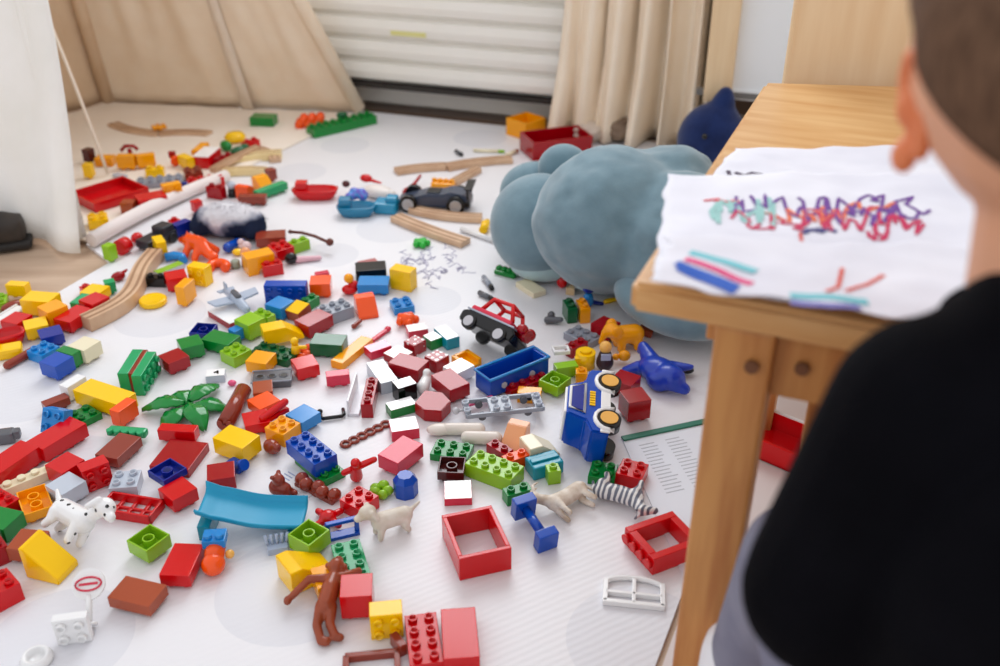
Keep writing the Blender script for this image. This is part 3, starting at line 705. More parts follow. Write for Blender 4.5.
# slide
def slide():
    b = MB(); n = 26
    def f(u, v):
        x = -.056 + u * .112; z = .026 - .016 * (1 / (1 + math.exp(-(u - .35) * 9))) + .002
        y = (v - .5) * .050
        z += .011 * abs(2 * v - 1) ** 8
        z += .006 * max(0, .15 - u) / .15
        return Vector((x, y, z))
    b.grid(f, 30, 16); return b
t_ = empty('toy_slide'); o = mk('chute', slide(), mat('slide_turquoise', (6, 150, 190), .42, .4), t_, None, (solid(.0025, 0),))
b = MB(); b.box((-.050, 0, .010), (.014, .048, .020), .001); mk('base_block', b, 'teal', t_)
b = MB(); b.box((.045, 0, .004), (.012, .044, .008), .001); mk('end_foot', b, 'teal', t_)
put(t_, 253, 511, 100, 0, 'turquoise toy slide lying flat among the bricks', 'toy slide', fix=True)
b = MB(); b.box((0, 0, .004), (.022, .018, .008)); 
for k in range(5): b.cyl((-.01 + k * .005, 0, .008), (-.012 + k * .006, .004, .018), .0018)
obj('crown_piece', b, mat('clear_blue', (176, 190, 214), .15, .6, alpha=.8), 285, 537, 24, -4, 'small pale blue transparent crown piece left of the lime brick', 'toy piece')
# bottom-left
b = MB(); b.cyl((0, 0, 0), (0, 0, .003), .008); b.cyl((0, 0, .003), (0, 0, .030), .0032)
t_ = empty('toy_sign'); mk('stand', b, 'white', t_)
b = MB(); b.cyl((0, .002, .040), (0, -.002, .040), .0155, seg=28); mk('disc', b, 'white', t_); b = MB()
b.tube([(.0122 * math.cos(a), -.0026, .040 + .0065 * math.sin(a)) for a in [k * math.pi / 10 for k in range(20)]], .0011, 6, True)
mk('red_oval', b, 'rose', t_, 'red oval outline and bar'); b = MB(); b.box((0, -.0026, .040), (.018, .001, .0025), .0003); mk('red_bar', b, 'rose', t_)
put(t_, 92, 604, 30, -4, 'small round white road sign toy with a red oval mark', 'toy sign', pitch=0, roll=-50)
B('white', 2, 2, .5, 73, 626, 30, -4, 'white flat brick on its side below the round toy sign', o='s')
b = MB(); b.lathe([(.014, 0), (.015, .004), (.012, .009), (.009, .009), (.008, .003)], 24)
obj('toy_dish', b, 'white', 37, 657, 24, 0, 'small round white dish piece at the bottom left edge', 'toy piece')
WEDGE('yellow', .040, .032, .040, 57, 552, 34, 8, 'big yellow sloped brick near the left edge', flat=.1)
B('red', 2, 2, 1.2, 0, 590, 20, 24, 'red brick cut by the left edge below the yellow sloped brick')
B('lime', 2, 2, .9, 150, 545, 22, -16, 'lime brick hollow side up standing alone near the dalmatian dog', o='d')
B('brown', 2, 2, .9, 26, 543, 24, 2, 'brown brick half behind the big yellow sloped brick', o='S')
B('dred', 2, 2, 1.2, 0, 547, 18, 26, 'dark red brick at the left edge beside the brown brick')
B('green', 2, 2, 1, 12, 521, 26, 6, 'green brick at the left edge under the yellow brick', o='S')
B('gold', 3, 2, .6, 35, 508, 12, 34, 'yellow brick with its open underside facing up, two round tubes inside', o='d', z=.0, tilt=0)
B('red', 3, 2, .9, 6, 500, 30, 16, 'red brick at the left edge beside the open yellow brick')
B('lgrey', 2, 2, 1.0, 59, 496, 24, 14, 'grey smooth brick between the open yellow brick and the dalmatian dog', o='S')
# dalmatian
def dog(mt, nm, px, py, dx, dy, label, roll=0, s=1.0, grp='toy animals'):
    b = MB(); k = s
    b.chain([(-.020 * k, 0, .022 * k), (.014 * k, 0, .024 * k)], [.0115 * k, .0125 * k]); b.cap((.016 * k, 0, .028 * k), (.026 * k, 0, .040 * k), .007 * k)
    b.sph((.030 * k, 0, .046 * k), (.012 * k, .010 * k, .010 * k)); b.cap((.034 * k, 0, .044 * k), (.044 * k, 0, .041 * k), .0065 * k, .005 * k)
    for s_2 in (-1, 1):
        b.cap((.015 * k, s_2 * .007 * k, .018 * k), (.018 * k, s_2 * .008 * k, .003 * k), .0055 * k, .0042 * k); b.chain([(-.019 * k, s_2 * .007 * k, .018 * k), (-.017 * k, s_2 * .009 * k, .010 * k), (-.021 * k, s_2 * .009 * k, .003 * k)], [.007 * k, .005 * k, .0042 * k])
        b.cap((.027 * k, s_2 * .009 * k, .050 * k), (.022 * k, s_2 * .013 * k, .040 * k), .004 * k, .003 * k)
    b.chain([(-.030 * k, 0, .026 * k), (-.042 * k, 0, .034 * k)], [.0035 * k, .002 * k])
    return obj(nm, b, mt, px, py, dx, dy, label, 'toy animal', grp, roll=roll, mods=SOFT(.0014, 2))
dog('dalmatian', 'toy_dog', 84, 508, 44, 30, 'white toy dog with black spots beside the red window frame', -50, 1.1)
t_ = empty('window_frame'); b = MB()
b.box((0, .0145, .006), (.066, .003, .012)).box((0, -.0145, .006), (.066, .003, .012))
for k in (-1, 1): b.box((k * .0315, 0, .006), (.003, .032, .012))
for k in (-1, 0, 1): b.box((k * .0165, 0, .004), (.004, .028, .004))
b.box((0, 0, .004), (.062, .003, .004))
mk('frame', b, 'red', t_); put(t_, 123, 513, 54, 9, 'red toy window frame with crossed bars lying flat near the toy dog', 'toy window')
B('red', 2, 2, .9, 171, 500, 30, -16, 'dark red smooth brick just below the navy brick', o='S')
B('navy', 2, 2, .5, 168, 474, 24, -14, 'navy brick open side up resting on the large red square plate', o='d', z=.013)
TILE('dred', None, .050, .056, .012, 180, 458, 42, 5, 'large dark red square plate lying under the navy brick', tilt=0)
B('red', 3, 1, .8, 179, 434, 34, 2, 'red narrow brick lying behind the large red square plate', o='S', z=0)
B('lgrey', 2, 2, .8, 118, 484, 24, -2, 'pale grey brick with small round holes above the red window frame', o='u')
B('red', 2, 2, 1.1, 67, 471, 24, 12, 'red smooth brick at the right end of the cream bar', o='S')
B('red', 2, 2, 1.0, 89, 479, 26, -10, 'red brick on its side between the smooth red brick and the grey brick', o='s')
b = MB(); b.sph((0, 0, .004), (.009, .005, .004)); b.cyl((0, 0, .003), (.014, 0, .003), .002)
obj('toy_flower', b, 'pink', 104, 469, 10, -20, 'small pink flower piece beside the red bricks above the grey brick', 'toy piece')
b = MB(); b.box((0, 0, .006), (.062, .015, .012), .001)
for k in range(4): b.cyl((-.024 + k * .016, .0, .012), (-.024 + k * .016, 0, .016), .0047, seg=12)
obj('flat_brick', b, 'cream', 26, 479, 52, -22, 'cream single row brick bar pointing at the left edge', 'toy brick', BG)
B('rust', 3, 2, .7, 116, 454, 22, -20, 'rusty brown brick beneath the scalloped green strip', o='S')
b = MB(); b.box((0, 0, .005), (.050, .012, .010), .003)
for k in range(5): b.cyl((-.02 + k * .010, -.007, .005), (-.02 + k * .010, -.007, .012), .004, seg=10)
obj('foliage_piece', b, 'mint', 125, 435, 52, 4, 'narrow scalloped green strip above the rusty brown brick', 'toy plant', z=.006)
B('red', 4, 2, 1, 52, 438, 50, -30, 'long red brick running down behind the blue brick by the left edge', o='S')
B('red', 4, 2, 1.1, 20, 462, 56, -38, 'large red brick sloping toward the left edge above the cream bar', o='S')
b = MB(); b.box((0, 0, .008), (.024, .018, .016), .004).box((.014, 0, .010), (.010, .012, .012), .003)
obj('toy_piece', b, 'dgrey', 8, 436, 30, -4, 'dark grey angular piece at the left edge behind the red bricks', 'toy piece')
B('sky', 2, 2, .9, 62, 424, 34, 6, 'sky blue brick tilted with its studs facing front', o='T')
B('rust', 2, 1, .6, 57, 404, 18, -7, 'small brown brick behind the tilted sky blue brick', o='S')
B('green', 2, 2, .5, 88, 413, 22, 14, 'dark green flat brick under the yellow and orange block')
B('yellow', 5, 2, 1.1, 103, 402, 54, 18, 'long yellow smooth block joined to an orange end', o='S')
B('orange', 1, 2, 1.2, 133, 414, 16, 5, 'orange end brick of the long yellow block', o='S')
B('white', 1, 2, 1.1, 74, 389, 14, 5, 'white end brick at the far end of the long yellow block', o='S')
# sandwich
B('mint', 4, 2, .75, 134, 371, 22, -36, 'left green slab of the green and red layered block', o='L', smooth=True)
B('mint', 4, 2, .7, 151, 371, 22, -36, 'right green slab of the green and red layered block', o='s')
TILE('rust', None, .063, .007, .031, 141, 371, 22, -36, 'thin red brown layer between the two green slabs')
B('dred', 2, 2, .9, 178, 361, 20, -8, 'dark red brick between the layered green block and the green bricks', o='S')
# leaf plant
t_ = empty('toy_plant'); b = MB(); b.cyl((0, 0, 0), (0, 0, .008), .008); mk('hub', b, 'green', t_)
for k in range(6):
    a = R(10 + 60 * k); L_ = .056 if k % 2 else .048; b = MB()
    def lf(u, v, a=a, L_=L_):
        w = .015 * math.sin(math.pi * min(1, u * .93 + .05)) ** .8; y = (v - .5) * 2 * w; x = .004 + u * L_
        z = .010 + .010 * math.sin(math.pi * u * .9) - .012 * u - .004 * abs(v - .5) * 2 + .0015 * math.sin(u * 30) * abs(v - .5)
        return Vector((x * math.cos(a) - y * math.sin(a), x * math.sin(a) + y * math.cos(a), max(.001, z + .006 * (k % 2))))
    b.grid(lf, 18, 8); mk('leaf', b, 'green', t_, None, (solid(.0015, 0),))
put(t_, 188, 403, 70, 4, 'glossy green six leaved toy plant lying flat', 'toy plant')
# log
t_ = empty('toy_log'); b = MB(); b.cyl((-.040, 0, .011), (.040, 0, .011), .0108, seg=22); mk('bark', b, 'rust', t_)
b = MB()
for k in (-1, 0, 1): b.cyl((-.0405, k * .006, .011 + (abs(k) - .5) * .006), (-.043, k * .006, .011 + (abs(k) - .5) * .006), .0036, seg=10)
mk('end_stud', b, 'rust', t_)
put(t_, 226, 407, 30, -54, 'shiny reddish brown toy log lying beside the green plant', 'toy log')
TILE('lgrey', 'white', .026, .018, .011, 216, 376, 24, -2, 'white topped grey brick with a small black printed eye')
o = TOYS[-1]['o']; b = MB(); b.box((.001, .001, .0118), (.007, .003, .0006), 0, rot=(0, 0, .6)).box((.003, -.001, .0118), (.003, .006, .0006), 0, rot=(0, 0, .2)); mk('printed_eye', b, 'black', o, 'black printed eye')
b = MB(); b.sph((0, 0, .004), (.006, .005, .004)); obj('toy_flower', b, 'pink', 232, 383, 10, 0, 'tiny pink flower piece touching the brown log', 'toy piece')
# blue slab lying flat etc (E)
B('navy', 2, 2, .6, 204, 333, 26, 2, 'navy blue brick behind the pair of green bricks', o='d')
B('green', 2, 2, 1, 199, 347, 24, -6, 'green brick left in the pair below the navy brick', o='S')
B('green', 2, 3, .8, 219, 347, 26, -20, 'green smooth brick right in the pair below the navy brick', o='S')
B('lime', 2, 2, .9, 241, 351, 24, -12, 'lime studded brick left of the orange yellow cube')
B('gold', 2, 2, .9, 264, 363, 26, 4, 'orange yellow smooth brick above the dark grey brick', o='S')
B('dgreen', 4, 2, .6, 282, 351, 48, 12, 'long dark green flat brick under the small yellow figure')
WEDGE('yellow', .058, .026, .024, 286, 334, 50, -10, 'long yellow sloped brick on top of the green bricks', flat=.55, z=.008)
t_ = empty('toy_figure'); b = MB(); b.sph((.0, 0, .018), (.006, .006, .006)); b.cyl((0, 0, .0), (0, 0, .013), .007, .005); b.cap((.004, 0, .008), (.013, .004, .006), .003); mk('body', b, 'yellow', t_)
put(t_, 298, 345, 14, 0, 'little yellow figure on the dark green flat brick', 'toy figure', z=.012)
b = MB()
for k in range(4): b.sph((.006 * (k % 2) - .003, -.014 + k * .009, .005), (.008, .006, .005), 12, 8)
obj('toy_coral', b, 'orange', 311, 352, 14, 0, 'small orange leafy piece beside the green book brick', 'toy piece')
B('dgreen', 2, 3, 1, 326, 350, 14, -26, 'dark green brick standing against the long yellow bar', o='S')
TILE('gold', None, .078, .020, .012, 346, 351, 26, -21, 'long orange yellow bar leaning diagonally')
B('red', 2, 2, .9, 303, 369, 24, -6, 'red brick at the right end of the dark grey brick', o='S')
b = MB(); b.box((0, 0, .006), (.052, .028, .012), .001)
for k in range(3): b.lathe([(.0065, .0118), (.0065, .0128), (.0045, .0128), (.004, .009)], 12, Matrix.Translation((-.016 + k * .016, 0, 0)))
t_ = mk('toy_brick', b, 'dgrey'); b = MB()
for k in range(3): b.cyl((-.016 + k * .016, 0, .0122), (-.016 + k * .016, 0, .0126), .0042, seg=12)
mk('round_hole', b, 'black', t_)
b = MB(); b.tube([(.027, .015, .012), (-.027, .015, .012), (-.027, -.015, .012), (.027, -.015, .012)], .0012, 6, True); mk('rim', b, 'grey', t_)
put(t_, 275, 377, 42, -3, 'dark grey brick with three round holes in a row', 'toy brick', BG)
TILE('brown', None, .026, .030, .006, 263, 391, 24, -3, 'brown flat square tile on the dark grey brick', z=.010)
B('orange', 2, 2, .7, 265, 405, 22, -10, 'orange brick between the brown tile and the red bricks', o='S', z=0)
B('red', 2, 2, .7, 256, 421, 24, -5, 'red brick left below the orange brick', o='S')
b = MB(); b.cap((-.018, 0, .008), (.018, 0, .014), .005); b.box((.0, 0, .003), (.04, .01, .006))
obj('toy_bar', b, 'red', 274, 411, 30, -16, 'red rounded bar across the red brick and the gold brick', 'toy piece', z=.012)
B('gold', 2, 2, 1.0, 282, 431, 24, 10, 'orange yellow studded brick below the red rounded bar')
B('yellow', 3, 2, 1.2, 243, 443, 38, 14, 'large bright yellow block lying below the brown log', o='S')
B('sky', 2, 2, .8, 303, 420, 26, 14, 'sky blue smooth brick left of the black handle', o='S')
b = MB(); b.tube([(-.015, .016, .004), (-.015, .004, .004), (-.012, 0, .004), (.012, 0, .004), (.015, .004, .004), (.015, .016, .004)], .0026, 8).sph((-.015, .017, .004), .0038)
obj('black_bracket', b, 'black', 331, 414, 30, -4, 'thin black u shaped handle piece', 'toy piece')
b = MB()
for k in range(6): b.tube([((k - 2.5) * .0125 + .006 * math.cos(a), .006 * math.sin(a), .004) for a in [j * math.pi / 5 for j in range(10)]], .0022, 6, True)
obj('toy_chain', b, 'rust', 366, 434, 56, -28, 'reddish brown chain link strip right of the black handle', 'toy piece')
b = MB(); b.sph((0, 0, .009), (.013, .010, .009)); b.sph((.012, 0, .014), (.007, .006, .006)); b.cap((-.01, 0, .006), (-.02, .004, .003), .003)
obj('toy_dog', b, 'rust', 268, 446, 12, 10, 'small brown animal figure behind the large yellow block', 'toy animal', 'toy animals', mods=SOFT(.0016))
B('green', 4, 2, .5, 318, 467, 40, 34, 'green flat brick under the two layer blue brick')
B('blue', 4, 2, 1, 308, 455, 34, 28, 'blue brick stacked on the green flat brick', z=.0102, o='u')
t_ = empty('printed_card'); b = MB(); b.box((0, 0, .0008), (.060, .024, .0016), .0003); mk('card', b, mat('card_white', (228, 230, 234), .4), t_)
b = MB()
for k in range(3): b.box((-.018, -.006 + k * .005, .0018), (.016 - .002 * k, .0016, .0003), 0)
b.box((.01, 0, .0018), (.022, .001, .0003), 0); mk('printing', b, mat('faint_blue_ink', (160, 170, 200), .5), t_)
put(t_, 299, 482, 44, 26, 'narrow white card with faint small printing above the slide', 'card')
b = MB(); b.cap((-.004, 0, .010), (.006, 0, .010), .010, .009); b.sph((.0, .0, .022), (.008, .007, .008)); b.sph((-.004, .006, .028), .003); b.sph((-.004, -.006, .028), .003); b.cap((.008, .005, .005), (.016, .006, .004), .004); b.cap((.008, -.005, .005), (.016, -.006, .004), .004)
obj('toy_bear', b, 'rust', 283, 484, 18, 6, 'small brown toy bear at the far end of the slide', 'toy animal', 'toy animals', mods=SOFT(.0014))
b = MB()
for k in range(5): b.sph((-.026 + k * .013, .003 * (-1) ** k, .008 + .002 * (k % 2)), (.008, .009, .008), 12, 8)
b.box((0, 0, .003), (.06, .012, .006))
obj('toy_caterpillar', b, 'rust', 323, 491, 44, 22, 'lumpy reddish brown log piece between the slide and the red bricks', 'toy piece')
B('dred', 2, 2, .9, 222, 478, 26, -4, 'dark red brick at the upper left of the turquoise slide', o='S')
b = MB(); b.box((0, 0, .006), (.022, .014, .012), .003); b.cyl((.008, 0, .01), (.016, 0, .014), .007)
obj('toy_piece', b, 'blue', 238, 464, 28, 14, 'blue joint piece between the large yellow block and the dark red brick', 'toy piece')
# red star things
b = MB(); b.sph((0, 0, .008), (.010, .010, .008))
for k in range(4): b.cap((0, 0, .007), (.018 * math.cos(k * 1.6 + .4), .018 * math.sin(k * 1.6 + .4), .006), .005, .004)
obj('toy_flower', b, 'red', 327, 513, 24, -6, 'red four armed toy flower above the lime open brick', 'toy piece', mods=SOFT(.0014))
B('red', 2, 2, .9, 350, 503, 24, -18, 'bright red studded brick between the caterpillar log and the lime leaf')
t_ = empty('toy_figure'); b = MB(); b.cap((0, 0, .010), (0, 0, .030), .008, .006); b.sph((0, 0, .038), .006); b.cap((.004, 0, .030), (.022, 0, .040), .0045, .0038); b.cap((-.004, 0, .026), (-.014, 0, .02), .004); mk('body', b, 'red', t_, mods=SOFT(.0013, 2))
put(t_, 360, 475, 30, -4, 'red toy figure with an outstretched arm behind the red studded brick', 'toy figure', roll=20)
b = MB()
for k in range(5): b.sph((.008 * math.cos(k * 1.26), .008 * math.sin(k * 1.26), .007 + .002 * (k % 2)), (.007, .006, .006), 12, 8)
obj('toy_leaf', b, 'lime', 378, 492, 20, 0, 'lime green leafy piece beside the blue round piece', 'toy plant')
b = MB(); b.cyl((0, 0, 0), (0, 0, .020), .0145, .0145, 8, smooth=False); b.cyl((0, 0, .020), (0, 0, .027), .0145, .009, 8, smooth=False)
obj('toy_drum', b, 'blue', 396, 484, 20, 0, 'blue eight sided drum piece beside the lime leaf', 'toy piece')
dog(noisy('cream_fur', (226, 218, 206), (206, 194, 176), 60, .5), 'toy_dog', 379, 520, -34, 12, 'cream toy dog standing below the lime leaf', 0, .85)
B('rose', 3, 2, 1, 401, 457, 28, -22, 'pinkish red glossy brick behind the blue drum piece', o='S')
# F: pale tops, window glare put into their colour
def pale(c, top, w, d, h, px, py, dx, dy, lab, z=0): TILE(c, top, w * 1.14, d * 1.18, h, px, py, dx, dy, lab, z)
pale('rose', 'pink', .030, .018, .013, 378, 350, 30, -10, 'red brick topped with painted pink glare, left of the white square tile')
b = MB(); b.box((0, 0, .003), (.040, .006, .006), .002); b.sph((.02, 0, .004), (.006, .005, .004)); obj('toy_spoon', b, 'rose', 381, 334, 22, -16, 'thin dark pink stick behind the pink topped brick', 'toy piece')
pale('rose', 'white', .026, .018, .013, 417, 331, 26, -4, 'pink brick topped with painted white glare, below the orange brick cluster')
TILE(spotted('dred', 'white', 130), spotted('dred', 'white', 130), .024, .022, .018, 415, 346, 22, -12, 'dark red brick with stud glare painted as white spots, right of the white square tile')  # white spots stand for window glare on the studs
pale('green', 'white', .018, .018, .016, 433, 341, 16, -6, 'small green brick topped with painted white glare, left of the teal brick')
pale('teal', 'white', .036, .018, .018, 452, 340, 22, 20, 'teal brick with white glare painted on its glossy top, beside the black toy car')
pale('dred', 'white', .026, .026, .012, 400, 357, 22, -12, 'square tile in painted white glare on a dark red brick')
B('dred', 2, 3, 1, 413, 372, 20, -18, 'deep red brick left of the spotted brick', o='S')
TILE(spotted('dred', 'white', 110), spotted('dred', 'white', 110), .026, .024, .020, 437, 362, 22, -12, 'large dark red brick with painted white spots of stud glare, beside the white corner tile')  # glare on the studs painted as white spots here too
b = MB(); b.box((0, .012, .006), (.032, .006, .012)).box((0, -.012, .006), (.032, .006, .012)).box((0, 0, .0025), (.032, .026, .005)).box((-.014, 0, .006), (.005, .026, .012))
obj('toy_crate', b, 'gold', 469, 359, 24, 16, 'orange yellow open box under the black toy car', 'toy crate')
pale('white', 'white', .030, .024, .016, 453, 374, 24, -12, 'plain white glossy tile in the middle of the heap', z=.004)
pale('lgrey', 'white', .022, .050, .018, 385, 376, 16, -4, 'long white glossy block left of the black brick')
pale('black', 'white', .024, .018, .024, 408, 389, 26, -8, 'black brick with white glare painted on its glossy top')
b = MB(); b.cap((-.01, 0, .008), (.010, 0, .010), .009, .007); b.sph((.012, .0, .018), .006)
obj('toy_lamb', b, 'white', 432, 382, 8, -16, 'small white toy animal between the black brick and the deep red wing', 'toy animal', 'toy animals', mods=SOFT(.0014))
pale('green', 'white', .032, .017, .013, 409, 409, 28, -8, 'green brick with white glare painted on its glossy top, below the black brick')
pale('rose', 'white', .031, .024, .015, 404, 429, 28, -4, 'pink red brick with a top painted white for glare, above the glossy red brick')
# long white wall piece with red edge
t_ = empty('toy_wall'); b = MB(); b.box((0, 0, .002), (.070, .016, .004)).box((0, .006, .012), (.070, .003, .024)); mk('panel', b, mat('clear_white', (226, 226, 232), .2, .5), t_)
put(t_, 357, 394, 14, -48, 'long pale white panel strip beside the small red brick', 'toy wall')
B('dred', 4, 1, 1.1, 372, 396, 10, -46, 'dark red long narrow brick right of the pale white panel')
B('rose', 2, 1, .8, 338, 379, 26, -3, 'small rounded red brick on the open mat above the black handle', o='S')
# red wing pentagon
b = MB(); b.prism([(-.022, -.018), (.004, -.022), (.020, -.004), (.018, .020), (-.014, .022), (-.026, .004)], 0, .018); bmesh.ops.bevel(b.bm, geom=b.bm.edges[:], offset=.001, segments=2, affect='EDGES')
obj('toy_roof', b, 'dred', 434, 402, 20, -30, 'deep red many sided roof piece left of the grey trailer frame', 'toy roof')
B('dred', 2, 3, 1, 452, 386, 26, -10, 'deep red brick between the white glossy tile and the blue wagon', o='S')
b = MB(); b.box((0, 0, .002), (.044, .007, .004), .0015); obj('toy_stick', b, 'pink', 477, 400, 26, -8, 'bright pink flat stick above the grey trailer frame', 'toy piece', z=.006)
# grey trailer frame
t_ = empty('toy_trailer'); b = MB()
for y in (-.017, .017): b.box((.0, y, .009), (.100, .004, .006))
for x, w in ((-.048, .008), (-.004, .030), (.046, .012)): b.box((x, 0, .009), (w, .036, .006))
mk('chassis', b, 'grey', t_)
for x in (-.048, -.010, .004, .046):
    for y in (-.009, .009): b = MB(); b.lathe([(.0048, .0118), (.0048, .0152), (.0034, .0152), (.0032, .0125)], 12, Matrix.Translation((x, y, 0))); mk('stud', b, 'lgrey', t_)
b = MB(); b.sph((-.062, 0, .008), .005); b.cyl((-.05, 0, .008), (-.062, 0, .008), .002); mk('tow_ball', b, 'silver', t_)
for x in (-.03, .03):
    for y in (-.014, .014):
        b = MB(); b.cyl((x, y - .003, .005), (x, y + .003, .005), .005); mk('wheel', b, 'dgrey', t_)
put(t_, 498, 411, 96, -10, 'grey open toy trailer frame with studs and a tow ball', 'toy trailer', z=.008)
b = MB(); b.sph((0, 0, .007), (.017, .010, .007)); b.cap((.01, 0, .007), (.05, -.004, .008), .008)
obj('toy_bone', b, mat('ivory', (226, 216, 206), .3), 456, 434, 50, -2, 'smooth ivory rounded piece below the grey trailer frame', 'toy piece')
b = MB(); b.cap((-.018, 0, .008), (.018, 0, .008), .008, .009)
obj('toy_bone', b, mat('ivory', (226, 216, 206), .3), 490, 436, 46, 2, 'thick ivory rounded piece right of the thinner ivory piece', 'toy piece')
B('dred', 2, 1, .8, 505, 446, 20, 12, 'dark red brick end between the ivory piece and the peach slope')
WEDGE('peach', .042, .026, .024, 520, 441, -16, 26, 'peach coloured sloped brick below the trailer frame', flat=.3)
WEDGE('cream', .042, .030, .024, 546, 443, 34, -10, 'cream sloped brick right of the peach one', flat=.4)
B('orange', 1, 2, .8, 524, 457, 10, 10, 'orange brick end under the peach sloped brick')
# green spotted pair
B('green', 3, 2, .5, 452, 451, 40, 6, 'green flat studded brick left of the lime brick')
B('lime', 4, 2, 1, 495, 466, 46, 17, 'lime brick with eight studs beside the dark brown brick')
B('dbrown', 2, 2, .6, 455, 470, 24, 1, 'dark brown brick open side up above the big red frame', o='d')
pale('rose', 'white', .028, .028, .010, 458, 493, 26, -1, 'flat red pink tile with painted white glare, between the brown brick and the red frame')
def frame(c, w, d, h, px, py, dx, dy, lab, t=.006, studs=False, z=0):
    b = MB(); b.box((0, d / 2 - t / 2, h / 2), (w, t, h)).box((0, -d / 2 + t / 2, h / 2), (w, t, h)).box((w / 2 - t / 2, 0, h / 2), (t, d - 2 * t, h)).box((-w / 2 + t / 2, 0, h / 2), (t, d - 2 * t, h))
    rt = mk('open_window_surround', b, c)
    if studs:
        for k in range(4):
            b = MB(); b.cyl((-w / 2, -d / 2 + (k + .5) * d / 4, h * .55), (-w / 2 - .0045, -d / 2 + (k + .5) * d / 4, h * .55), .0055, seg=14); mk('stud', b, c, rt)
    return put(rt, px, py, dx, dy, lab, 'toy window')
frame('red', .057, .072, .030, 476, 542, 51, -11, 'big hollow red frame lying alone on the open mat', .005)
frame('red', .062, .056, .022, 659, 541, 50, -18, 'hollow red frame with a row of studs beside the table leg', .009, True)
# right cluster
def car_police():
    t = empty('toy_police_car'); b = MB()
    pr = [(-.05, .012), (-.05, .030), (-.034, .036), (-.026, .056), (.020, .056), (.030, .038), (.050, .034), (.052, .012)]
    M = Matrix(((1, 0, 0, 0), (0, 0, -1, .022), (0, 1, 0, 0), (0, 0, 0, 1)))
    b.prism(pr, 0, .044, M); bmesh.ops.bevel(b.bm, geom=b.bm.edges[:], offset=.002, segments=2, affect='EDGES'); mk('body', b, 'blue', t)
    b = MB()
    for s in (-1, 1):
        b.box((0, s * .0225, .016), (.100, .002, .010), .0006)
        for x in (-.030, .030): b.tube([(x + .0165 * math.cos(a), s * .0228, .010 + .0165 * math.sin(a)) for a in [R(-10 + k * 20) for k in range(11)]], .0028, 6)
    b.box((-.003, 0, .057), (.040, .040, .003), .001); mk('white_trim', b, 'white', t, 'white sill, arches and roof trim')
    for s in (-1, 1): b = MB(); b.prism([(-.022, .039), (-.017, .052), (.014, .052), (.020, .039)], 0, .0012, Matrix(((1, 0, 0, 0), (0, 0, -1, s * .0226), (0, 1, 0, 0), (0, 0, 0, 1)))); mk('side_window', b, 'navy', t)
    for s in (-1, 1): b = MB(); b.tube([(x, s * .0228, z) for x, z in ((-.024, .038), (-.018, .053), (.015, .053), (.022, .038))], .0018, 6, True); mk('window_trim', b, 'white', t, 'white window outline')
    b = MB()
    for k in range(6): b.box((-.010 + k * .004, -.0228, .030), (.0026, .0012, .006), .0002)
    mk('lettering', b, 'yellow', t, 'tiny yellow green lettering on the door')
    for s in (-1, 1):
        for x in (-.030, .030):
            w = MB(); w.cyl((x, s * .012, .0125), (x, s * .0250, .0125), .0125, seg=24); w_ = mk('wheel', w, 'black', t)
            w = MB(); w.cyl((x, s * .0250, .0125), (x, s * .0262, .0125), .0092, seg=20); mk('hubcap', w, 'flesh', w_, 'pale yellow hubcap')
    return t
t_ = car_police(); put(t_, 584, 419, 4, -80, 'blue and white toy police car lying on its side with yellow hubcaps', 'toy car', roll=-84, sc=1.18, pitch=-6)
def wagon():
    t = empty('toy_wagon'); b = MB()
    b.box((0, 0, .005), (.100, .034, .004)).box((0, .016, .017), (.100, .003, .026)).box((0, -.016, .017), (.100, .003, .026)).box((.0485, 0, .017), (.003, .034, .026)).box((-.0485, 0, .017), (.003, .034, .026))
    mk('tub', b, 'blue', t); b = MB(); b.tube([(.051, .0175, .031), (-.051, .0175, .031), (-.051, -.0175, .031), (.051, -.0175, .031)], .0022, 6, True); mk('rim', b, 'sky', t, 'lighter blue rim')
    for x in (-.028, .020):
        b = MB(); b.cyl((x, -.0175, .016), (x, -.0195, .016), .0045, seg=14); mk('bolt', b, 'silver', t)
    for x in (-.034, .034):
        for s in (-1, 1):
            b = MB(); b.cyl((x, s * .010, .005), (x, s * .016, .005), .005); mk('wheel', b, 'dgrey', t)
    return t
put(wagon(), 510, 371, 84, -34, 'long blue toy wagon between the black car and the grey trailer frame', 'toy wagon', z=.0)
B('dred', 4, 1, .6, 522, 381, 60, -22, 'long dark red flat brick in front of the blue wagon')
B('gold', 2, 1, .9, 524, 391, 28, 2, 'orange yellow brick with a dark hole in front of the blue wagon', o='L')
o = TOYS[-1]['o']; b = MB(); b.cyl((0, 0, -.0005), (0, 0, .0002), .0032); mk('hole', b, 'black', o, 'dark round hole')
B('lime', 2, 2, .8, 553, 384, 24, -18, 'lime brick open side up right of the gold brick', o='d')
B('lime', 2, 1, .8, 566, 371, 22, -3, 'lime brick beneath the white window piece', o='S')
frame('white', .024, .018, .006, 564, 357, 26, -2, 'small white window piece on the lime brick', .003, z=.0).location.z += .014
TOYS[-1]['z0'] += .014; TOYS[-1]['z1'] += .014
